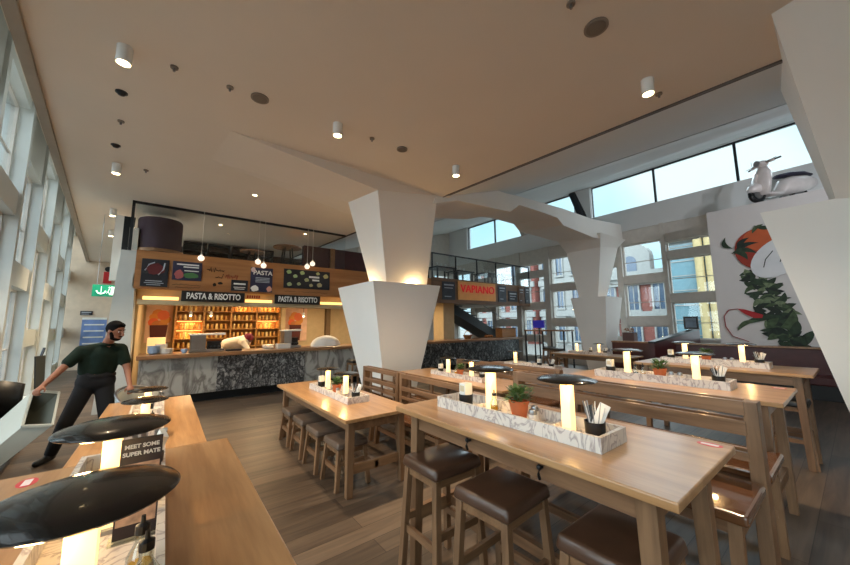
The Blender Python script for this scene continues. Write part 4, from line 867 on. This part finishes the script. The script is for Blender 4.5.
tray_set(4.03, .74, 1.9, 1.05, 'on the second-row high table', [('cut', .84, 0), ('lamp', 1.0, 0), ('sha', 1.12, -.04), ('sha', 1.19, -.04), ('plant', 1.3, 0), ('oil', 1.44, -.04), ('vin', 1.51, -.04), ('lamp', 1.6, 0), ('nap', 1.78, 0)])
tray_set(6.1, .74, 1.9, 1.05, 'on the high table by the mural', [('cut', .84, 0), ('lamp', 1.0, 0), ('sha', 1.1, -.04), ('sha', 1.17, -.04), ('plant', 1.38, 0), ('lamp', 1.62, 0), ('nap', 1.8, 0)])
tray_set(1.82, 3.62, 4.9, .75, 'on the dining table with low stools', [('cut', 3.74, .02), ('lamp', 3.98, 0), ('sha', 4.1, -.05), ('plant', 4.25, 0), ('oil', 4.4, .03), ('lamp', 4.56, 0), ('nap', 4.74, -.02)])
tray_set(4.0, 3.6, 4.85, .75, 'on the table by the large white column', [('cut', 3.74, .02), ('lamp', 3.95, 0), ('plant', 4.22, 0), ('oil', 4.36, .03), ('lamp', 4.52, 0), ('nap', 4.7, -.02)])
tray_set(6.0, 3.6, 4.8, .75, 'on the table beyond the large white column', [('cut', 3.76, 0), ('nap', 4.02, 0), ('sha', 4.2, 0), ('lamp', 4.6, 0)])
tray_set(9.7, 4.3, 5.4, .75, 'on the distant oak table', [('cut', 4.4, 0), ('lamp', 4.56, 0), ('nap', 4.8, 0), ('sha', 5.0, 0), ('lamp', 5.2, 0)])
tray_set(-.09, 3.5, 4.9, .75, 'on the table before the person', [('lamp', 3.68, 0), ('oil', 3.85, .05), ('sha', 3.6, -.05), ('sha', 3.61, .06), ('lamp', 4.28, 0), ('nap', 4.6, 0)])
tray_set(-.1, .62, 2.0, 1.05, 'on the menu card table', [('cut', .69, .09), ('lamp', .87, .01), ('sha', .9, .09), ('vin', .97, .1), ('oil', 1.05, .09), ('lamp', 1.4, .0), ('cut', 1.75, .08)])
# menu card and jars
r = thing('menu_card', 'black card with two lines of white capitals standing behind the big dark lamp', 'card', (-.03, 1.3, 1.064))
cy, cx0 = 1.3, -.03
slab = lambda x0, x1, z0, z1, d0, d1: MB().hexa([(cx0+x0, cy+.1*(z0-1.06)+d0, z0), (cx0+x1, cy+.1*(z0-1.06)+d0, z0), (cx0+x1, cy+.1*(z0-1.06)+d1, z0), (cx0+x0, cy+.1*(z0-1.06)+d1, z0)], [(cx0+x0, cy+.1*(z1-1.06)+d0, z1), (cx0+x1, cy+.1*(z1-1.06)+d0, z1), (cx0+x1, cy+.1*(z1-1.06)+d1, z1), (cx0+x0, cy+.1*(z1-1.06)+d1, z1)])
slab(-.047, .047, 1.068, 1.325, 0, .004).build('card', plain('card_black', (36, 24, 34), .35), r)
for k, t in enumerate(('MEET SOME', 'SUPER MATE')): text(t, .015, (cx0, cy+.1*(.245-.02*k)-.001, 1.303-.02*k), (PI/2-.1, 0, 0), white_print, r, .0005, bold=.0006)
slab(-.043, .043, 1.1, 1.257, -.0012, .0002).build('printed_picture', plain('burger_print', (186, 150, 124), .5, var=.45, scale=30), r)
MB().box(cx0-.055, cx0+.055, cy-.02, cy+.03, 1.0642, 1.07).build('foot', jar_m, r)
for k, (x, y, lab) in enumerate(((-.108, 1.93, 'small glass of green sprigs beside the menu card, window side'), (-.012, 1.93, 'small glass of green sprigs beside the menu card, aisle side'))):
    r = thing('herb_glass', lab, 'glass', (x, y, 1.064)); MB().lathe([(.024, 0), (.028, .06), (.026, .06), (.022, .004), (.001, .004)], (x, y, 1.0645), 16).build('glass', jar_m, r, 'auto')
    m = MB(); q = random.Random(k)
    for j in range(24):
        a = q.uniform(0, 6.3); c = Vector((x+.012*math.cos(a), y+.012*math.sin(a), 1.075+q.uniform(0, .06))); m.face([c, c+Vector((.006, .002, .014)), c+Vector((.002*math.cos(a), .01, .026)), c+Vector((-.006, 0, .012))])
    m.build('sprigs', leaf_m, r)

# ------------------------------------------------------------------ scooter on the mural wall
def scooter():
    r = thing('scooter', 'white motor scooter parked on top of the mural wall', 'scooter', (12.25, .9, 4.64))
    wh = plain('scooter_white', (216, 208, 206), .3, coat=.5)
    o = Vector((12.25, .93, 4.64)); fwd = Vector((-.78, .62, 0)).normalized(); sd = Vector((-fwd.y, fwd.x, 0)); U = Vector((0, 0, 1))
    P = lambda a, s, z: o+fwd*a+sd*s+U*z
    R3 = Matrix((fwd, sd, U)).transposed()
    for nm, a in (('front_wheel', .56), ('rear_wheel', -.5)):
        N = 24; m = MB()
        m.tube([P(a+.16*math.cos(2*PI*i/N), 0, .22+.16*math.sin(2*PI*i/N)) for i in range(N+1)], .055, 10); wo = m.build(nm, black, r, True)
        MB().cyl(P(a, -.05, .22), P(a, .05, .22), .11, seg=18).build('hub', steel, wo)
    def loft(secs, nm, mat, par=r):
        m = MB(); Rr = []
        for a, z, wv, hv in secs: Rr.append([m.bm.verts.new(P(a, wv*math.cos(t*PI/8), z+hv*math.sin(t*PI/8))) for t in range(16)])
        for p, q in zip(Rr, Rr[1:]):
            for k in range(16): m.bm.faces.new((p[k], p[(k+1) % 16], q[(k+1) % 16], q[k]))
        m.bm.faces.new(Rr[0][::-1]); m.bm.faces.new(Rr[-1]); return m.build(nm, mat, par, True)
    loft([(-.9, .5, .05, .05), (-.85, .52, .16, .14), (-.6, .5, .24, .22), (-.3, .46, .25, .24), (-.08, .42, .2, .2), (.02, .3, .15, .1)], 'rear_body', wh)
    loft([(.02, .24, .15, .05), (.2, .22, .17, .05), (.4, .24, .16, .05)], 'footboard', wh)
    m = MB(); Rr = []
    for z, a, wv in ((.2, .42, .14), (.4, .44, .23), (.6, .44, .26), (.8, .38, .22), (.95, .32, .12)):
        Rr.append([m.bm.verts.new(P(a+.1*(1-(s/4)**2), wv*s/4, z)) for s in range(-4, 5)]+[m.bm.verts.new(P(a+.1*(1-(s/4)**2)-.06, wv*s/4, z)) for s in range(4, -5, -1)])
    for p, q in zip(Rr, Rr[1:]):
        for k in range(18): m.bm.faces.new((p[k], p[(k+1) % 18], q[(k+1) % 18], q[k]))
    m.bm.faces.new(Rr[0][::-1]); m.bm.faces.new(Rr[-1]); m.build('leg_shield', wh, r, True)
    loft([(.78, .32, .03, .03), (.72, .36, .1, .1), (.56, .4, .12, .13), (.4, .36, .1, .1)], 'front_mudguard', wh)
    MB().tube([P(.38, 0, .8), P(.34, 0, 1.02)], .06).build('steering_column', wh, r, True)
    hb = MB().ball(P(.34, 0, 1.05), .12, (1.1, 1.3, .75), R3, 16).tube([P(.34, -.16, 1.05), P(.3, -.3, 1.05)], .04).tube([P(.34, .16, 1.05), P(.3, .3, 1.05)], .04).build('handlebar', wh, r, True)
    for s in (-1, 1):
        MB().cyl(P(.3, s*.3, 1.05), P(.27, s*.42, 1.05), .022).build('grip', black, r); MB().tube([P(.38, s*.2, 1.05), P(.36, s*.4, 1.06)], .008).build('brake_lever', steel, r)
    MB().tube([P(.32, -.26, 1.06), P(.3, -.3, 1.25)], .006).build('mirror_stalk', steel, r)
    MB().cyl(P(.44, 0, 1.06), P(.48, 0, 1.06), .075, seg=18).build('headlight', steel, r)
    MB().bar(P(.535, 0, .5), P(.52, 0, .78), .05, .04).build('grille', wh, r)
    loft([(-.8, .72, .12, .04), (-.55, .76, .17, .06), (-.25, .75, .17, .06), (.0, .7, .11, .05)], 'seat', plain('scooter_seat', (44, 42, 62), .4))
    MB().cyl(P(-.92, 0, .48), P(-.89, 0, .48), .05).build('tail_light', plain('tail_red', (150, 30, 30), .3), r)
    MB().tube([P(-.3, .1, .2), P(-.4, .18, .02)], .012).build('kickstand', steel, r); MB().cyl(P(-.25, -.2, .2), P(-.8, -.22, .24), .05).build('exhaust', darksteel, r)
scooter()

# ------------------------------------------------------------------ mural painted on the wall x = 12 (plain vegetables)
r = thing('wall_mural_painting', 'painted mural of tomato, white aubergine, leaves and a red chilli on the white wall', 'mural', (11.69, 1.0, 2.4))
lay = [0]
def paint(pts, mat, name):
    lay[0] += 1; d = .0002*lay[0]
    return MB().plate([(11.699, (y+.2)*.975, 1.65+(z-1.65)*.975) for y, z in pts], (-.001-d, 0, 0)).build(name, mat, r)
def ell(cy_, cz_, ry, rz_, n=28, a=0, s=0): return [(cy_+ry*math.cos(2*PI*k/n)*math.cos(a)-rz_*math.sin(2*PI*k/n)*math.sin(a), cz_+ry*math.cos(2*PI*k/n)*math.sin(a)+rz_*math.sin(2*PI*k/n)*math.cos(a)) for k in range(n)]
gm = [plain('mural_green%d' % k, c, .7, var=.35, scale=14) for k, c in enumerate(((40, 58, 40), (66, 84, 56), (28, 40, 32), (104, 118, 88)))]
def leaf(cy_, cz_, L, wd, a, m_, curl=.25):
    pts = []; N = 9
    for sg in (1, -1):
        for i in (range(N) if sg == 1 else range(N-1, -1, -1)):
            t = i/(N-1); x = L*(t-.5); y = sg*wd*math.sin(PI*t)**.8*(1-.25*t)+curl*L*(t-.5)**2
            pts.append((cy_+x*math.cos(a)-y*math.sin(a), cz_+x*math.sin(a)+y*math.cos(a)))
    pts = pts[1:N]+pts[N+1:]
    paint(pts, m_, 'painted_leaf')
def stroke(pts, w_, m_, nm='painted_stem'):
    up_, dn = [], []
    for i, (y, z) in enumerate(pts):
        a, c = pts[max(0, i-1)], pts[min(len(pts)-1, i+1)]; t = Vector((c[0]-a[0], c[1]-a[1])).normalized(); up_.append((y-t.y*w_, z+t.x*w_)); dn.append((y+t.y*w_, z-t.x*w_))
    for i in range(len(pts)-1): paint([up_[i], up_[i+1], dn[i+1], dn[i]], m_, nm)
rnd = random.Random(11)
stroke([(1.2, 3.1), (1.15, 2.6), (1.05, 2.1), (.95, 1.6), (.7, 1.1), (.5, .5), (.4, .1)], .035, gm[2])
for k in range(64):
    t = k/63; y = 1.34-.34*t+rnd.uniform(-.24, .24); z = 2.92-1.15*t+rnd.uniform(-.05, .05)
    leaf(y, z, rnd.uniform(.2, .4), rnd.uniform(.045, .085), rnd.uniform(-1.0, .9)+(PI if k % 2 else 0), gm[rnd.choice((0, 0, 1, 2, 2, 3))], rnd.uniform(.3, 1.1))
for k in range(64):
    t = k/63; y = 1.15-1.0*t+rnd.uniform(-.24, .24); z = 1.72-1.6*t+rnd.uniform(-.15, .2)
    leaf(y, z, rnd.uniform(.25, .5), rnd.uniform(.06, .11), rnd.uniform(-1.1, 1.0)+(PI if k % 2 else 0), gm[rnd.choice((0, 0, 1, 2, 2, 3))], rnd.uniform(.2, .8))
leaf(1.3, 1.72, .8, .08, 2.9, gm[0], .3); leaf(1.62, 1.6, .5, .06, 2.6, gm[1], .7)
paint(ell(1.16, 3.5, .5, .54), plain('tomato_red', (150, 50, 34), .7, var=.2, scale=2), 'painted_tomato'); paint(ell(1.08, 3.72, .4, .3, a=.3), plain('tomato_orange', (186, 88, 46), .7, var=.15, scale=2), 'painted_tomato')
paint(ell(.86, 3.24, .62, .4, a=-.75), plain('aubergine_white', (214, 216, 218), .7, var=.1, scale=2), 'painted_aubergine'); stroke([(1.15, 3.0), (1.1, 3.2), (.95, 3.4)], .01, gm[2], 'painted_line'); stroke([(.85, 3.1), (.78, 3.35), (.72, 3.5)], .01, gm[2], 'painted_line')
for a, L in ((2.7, .55), (2.2, .4), (3.3, .5), (3.9, .35)): leaf(1.62+.16*math.cos(a), 3.55+.2*math.sin(a), L, .07, a, gm[int(a) % 3], .8)
leaf(1.85, 3.72, .35, .06, 1.2, gm[0], 1.2); leaf(1.05, 4.02, .4, .06, .2, gm[0], .6); leaf(1.2, 4.05, .3, .05, 2.4, gm[1], .6)
paint([(1.75, 1.98), (1.6, 1.95), (1.4, 1.86), (1.27, 1.8), (1.3, 1.72), (1.45, 1.72), (1.62, 1.84)], plain('chilli_red', (168, 36, 40), .7), 'painted_chilli')
stroke([(1.74, 1.97), (1.92, 1.95), (2.03, 1.78), (2.02, 1.5), (1.9, 1.25), (1.6, 1.12)], .008, plain('chilli_line', (150, 50, 50), .7), 'painted_line'); stroke([(.9, 1.2), (.8, 1.3), (.62, 1.28), (.6, 1.1), (.75, 1.0)], .008, gm[2], 'painted_line')

# ------------------------------------------------------------------ ceiling fittings
def spot(x, y, label, k):
    r = thing('ceiling_spotlight', label, 'lamp', (x, y, 4.25), 'cylinder ceiling spotlights')
    MB().lathe([(.06, 0), (.06, -.165), (.054, -.165), (.052, -.155), (.001, -.155)], (x, y, 4.25), 24).build('cylinder', white_c, r, 'auto'); MB().cyl((x, y, 4.097), (x, y, 4.088), .046, seg=18).build('lens', spot_m, r)
    lamp_light('SPOT', (x, y, 4.07), 260, (1, .76, .5), .04, (0, 0, 0), spot_size=1.7, spot_blend=.8)
for k, (x, y, lab) in enumerate(((-.48, 3.95, 'white cylinder spotlight first and largest in the corridor row'), (-.8, 7.05, 'white cylinder spotlight second in the corridor row'), (-1.1, 9.9, 'white cylinder spotlight third in the corridor row'), (-1.35, 12.2, 'white cylinder spotlight at the far end of the corridor row'), (1.6, 3.9, 'white cylinder spotlight above the dining table with low stools'), (3.65, 3.85, 'white cylinder spotlight beside the top of the large white column'), (3.95, 1.14, 'white cylinder spotlight near the atrium edge above the second-row table'), (2.0, -2.5, 'white cylinder spotlight behind the camera'))):
    if k < 7: spot(x, y, lab, k)
lamp_light('SPOT', (2.0, -2.5, 4.1), 260, (1, .76, .5), .04, (0, 0, 0), spot_size=1.7, spot_blend=.8)
def disc(x, y, rad, label, name, mat, cat, h=.012, grp=None):
    r = thing(name, label, cat, (x, y, 4.25), grp); MB().cyl((x, y, 4.25), (x, y, 4.25-h), rad, seg=24).build('rim', mat, r); MB().cyl((x, y, 4.25-h), (x, y, 4.249-h-.002), rad*.8, seg=20).build('grille', plain(name+'_g%d' % int(x*100), (118, 108, 98), .8), r)
gsp = plain('speaker_grey', (140, 130, 120), .8)
disc(.68, 3.96, .095, 'round ceiling speaker near the point of the folded beam', 'ceiling_speaker', gsp, 'speaker', grp='ceiling speakers'); disc(2.84, 1.16, .1, 'round ceiling speaker closest to the picture top', 'ceiling_speaker', gsp, 'speaker', grp='ceiling speakers'); disc(2.62, 3.92, .08, 'round ceiling speaker beside the large white column top', 'ceiling_speaker', gsp, 'speaker', grp='ceiling speakers')
for x, y, lab in ((-.57, 4.78, 'dark ceiling sensor just beyond the first corridor spotlight'), (-.75, 6.3, 'dark ceiling sensor just before the second corridor spotlight')):
    r = thing('ceiling_sensor', lab, 'sensor', (x, y, 4.25)); MB().lathe([(.045, 0), (.045, -.012), (.03, -.035), (.001, -.042)], (x, y, 4.25), 16).build('dome', darksteel, r, True); MB().cyl((x, y, 4.25), (x, y, 4.24), .055, seg=18).build('rim', black, r)
for x, y, lab in ((-.11, 3.97, 'small sprinkler head beside the first corridor spotlight'), (-.63, 5.49, 'small sprinkler head between the two dark sensors'), (-.44, 7.05, 'small sprinkler head beside the second corridor spotlight'), (2.12, 3.93, 'small sprinkler head between the middle spotlight and a speaker'), (2.45, 1.18, 'small sprinkler head at the picture top'), (4.3, 1.14, 'small sprinkler head beside the atrium edge spotlight'), (.38, 3.96, 'small sprinkler head beside the speaker near the folded beam')):
    r = thing('sprinkler', lab, 'sprinkler', (x, y, 4.25), 'ceiling sprinklers'); MB().cyl((x, y, 4.25), (x, y, 4.235), .035, seg=14).build('plate', gsp, r); MB().cyl((x, y, 4.235), (x, y, 4.2), .012, seg=8).build('nozzle', steel, r)
for k, (x, y) in enumerate(((1.24, 7.17), (1.24, 8.6), (.95, 9.9), (3.0, 9.5), (2.2, 7.9))):
    if k in (1, 4): continue
    r = thing('downlight', ['recessed downlight in the grey ceiling before the glass screen, closest to the folded beam', 'recessed downlight in the grey ceiling right at the glass screen', 'recessed downlight behind the glass screen over the second menu board', 'recessed downlight behind the glass screen over the wide menu board'][k], 'lamp', (x, y, 4.25), 'recessed downlights')
    z = 4.25 if y < 10.8 else 4.2
    MB().lathe([(.06, 0), (.06, -.008), (.04, -.008), (.04, -.003)], (x, y, z), 20).build('rim', white_c, r); MB().cyl((x, y, z), (x, y, z-.005), .038, seg=18).build('lens', spot_m, r)
    lamp_light('SPOT', (x, y, z-.03), 25, (1, .76, .5), .03, (0, 0, 0), spot_size=2.0, spot_blend=.8)

# ------------------------------------------------------------------ the street outside
brick = plain('red_brick', (128, 76, 68), .85, var=.12, scale=3); stone = plain('pale_stone', (150, 152, 150), .85, var=.08); gz = plain('dark_glass', (62, 84, 108), .15, var=.2, scale=1, coat=.5); yellow = plain('ochre_column', (184, 166, 122), .8); teal = plain('teal_glass', (104, 140, 152), .2, coat=.5)
def town_house(label, x, y0, y1, ht, wallm, bandm, nb, rows, arch=False):
    r = thing('town_house', label, 'building', (x+3, (y0+y1)/2, -.3))
    MB().box(x, x+6, y0, y1, -.3, ht).build('wall', wallm, r)
    m = MB()
    for z in rows: m.box(x-.2, x, y0, y1, z+2.0, z+2.5)
    m.box(x-.5, x, y0, y1, ht-.5, ht); m.build('stone_band', bandm, r)
    st_ = (y1-y0)/nb
    for z in rows:
        for k in range(nb):
            yc = y0+st_*(k+.5)
            f = MB().box(x-.15, x, yc-st_*.27, yc-st_*.2, z-.1, z+1.9).box(x-.15, x, yc+st_*.2, yc+st_*.27, z-.1, z+1.9).box(x-.18, x, yc-st_*.3, yc+st_*.3, z+1.7, z+1.95).box(x-.18, x, yc-st_*.3, yc+st_*.3, z-.25, z-.08).build('window', bandm, r)
            MB().box(x-.03, x+.02, yc-st_*.2, yc+st_*.2, z-.08, z+1.7).build('glazing', gz, f); MB().box(x-.06, x, yc-.03, yc+.03, z-.08, z+1.7).build('glazing_bar', bandm, f)
    if arch:
        yc = (y0+y1)/2; z = ht
        MB().plate([(x-.3, yc-1.3, z-1), (x-.3, yc+1.3, z-1), (x-.3, yc+1.3, z+1.1)]+[(x-.3, yc+1.3*math.cos(a*PI/10), z+1.1+1.0*math.sin(a*PI/10)) for a in range(1, 10)]+[(x-.3, yc-1.3, z+1.1)], (.8, 0, 0)).build('gable', bandm, r)
        MB().plate([(x-.34, yc-.45, z-.6), (x-.34, yc+.45, z-.6), (x-.34, yc+.45, z+.7)]+[(x-.34, yc+.45*math.cos(a*PI/10), z+.7+.45*math.sin(a*PI/10)) for a in range(1, 10)]+[(x-.34, yc-.45, z+.7)], (.05, 0, 0)).build('arched_window', gz, r)
town_house('red brick and white stone house with arched gable across the street', 27, 7.5, 12.3, 5.3, brick, stone, 3, (-.1, 2.6), True)
town_house('pale stone house with tall windows across the street, behind the distant column', 27.5, 12.4, 18, 9.5, stone, stone, 4, (.2, 3.0, 5.9))
town_house('red brick house across the street, seen past the gallery end', 27, 18.2, 26, 8.5, brick, stone, 5, (.2, 3.0, 5.8))
r = thing('shop_building', 'pale building with glass front and ochre columns across the street', 'building', (26, 6, -.3))
MB().box(25, 30, 3.0, 7.15, -.3, 8.6).build('wall', stone, r); MB().box(24.9, 25, 3.2, 7.0, .3, 6.4).build('glass_front', teal, r)
for y in (4.0, 4.9, 5.4): MB().cyl((24.6, y, -.3), (24.6, y, 6.6), .22).build('ochre_column', yellow, r)
MB().box(24.4, 25, 2.9, 7.25, 6.6, 7.2).build('stone_band', stone, r)
for k in range(7): MB().box(24.85, 24.95, 3.2, 7.0, .8+.9*k, .86+.9*k).build('glazing_bar', stone, r)
for k in range(5): MB().box(24.7, 25, 3.1+.8*k, 3.3+.8*k, 7.2, 8.4).build('pilaster', stone, r)
town_house('tall red brick house far across the street near the mural', 34, -4, 2.8, 10.0, brick, stone, 4, (.2, 3, 5.8))

# added spots without fixtures, hidden by the right-hand column, to brighten mural and atrium
for x, y, tx, ty, tz in ((7.6, -2.6, 12, 1.2, 3.0), (8.2, -3.0, 13, 5.5, 4.2), (6.8, -3.2, 11, 4, 5.0)):
    v = Vector((tx-x, ty-y, tz-4.9)); lamp_light('SPOT', (x, y, 4.9), 230, (.93, .95, 1), .05, v.to_track_quat('-Z', 'Y').to_euler(), spot_size=1.5, spot_blend=1)
# soft daylight from the two glazed sides of the room
for rx, ry, rz_, e, c in ((.95, 0, 1.75, 6.0, (.86, .95, 1)), (1.05, 0, -1.4, 6.0, (.9, .96, 1))):
    d = bpy.data.lights.new('daylight', 'SUN'); d.energy = e; d.angle = 1.9; d.color = c
    o = bpy.data.objects.new('daylight', d); COL.objects.link(o); o.rotation_euler = (rx, ry, rz_)
# daylight portals at the real openings (they only guide the sky's own light)
def portal(loc, sx, sy, rot):
    d = bpy.data.lights.new('portal', 'AREA'); d.shape = 'RECTANGLE'; d.size = sx; d.size_y = sy
    try: d.cycles.is_portal = True
    except Exception: return
    o = bpy.data.objects.new('portal', d); COL.objects.link(o); o.location = loc; o.rotation_euler = rot
portal((13.4, 4.5, 6.35), 18, 1.4, (PI/2, 0, PI/2)); portal((13.4, 8.5, 2.3), 13, 4.5, (PI/2, 0, PI/2))
c = LW(4.2, .6, 2.6); portal(c, 19.6, 4.6, (PI/2, 0, -PI/2+.0997)); portal((8.8, 14.9, 3.4), 9, 6.5, (PI/2, 0, PI))
S.cycles.use_denoising = True
S.cycles.max_bounces = 10; S.cycles.diffuse_bounces = 6; S.cycles.transparent_max_bounces = 12
S.cycles.sample_clamp_indirect = 6
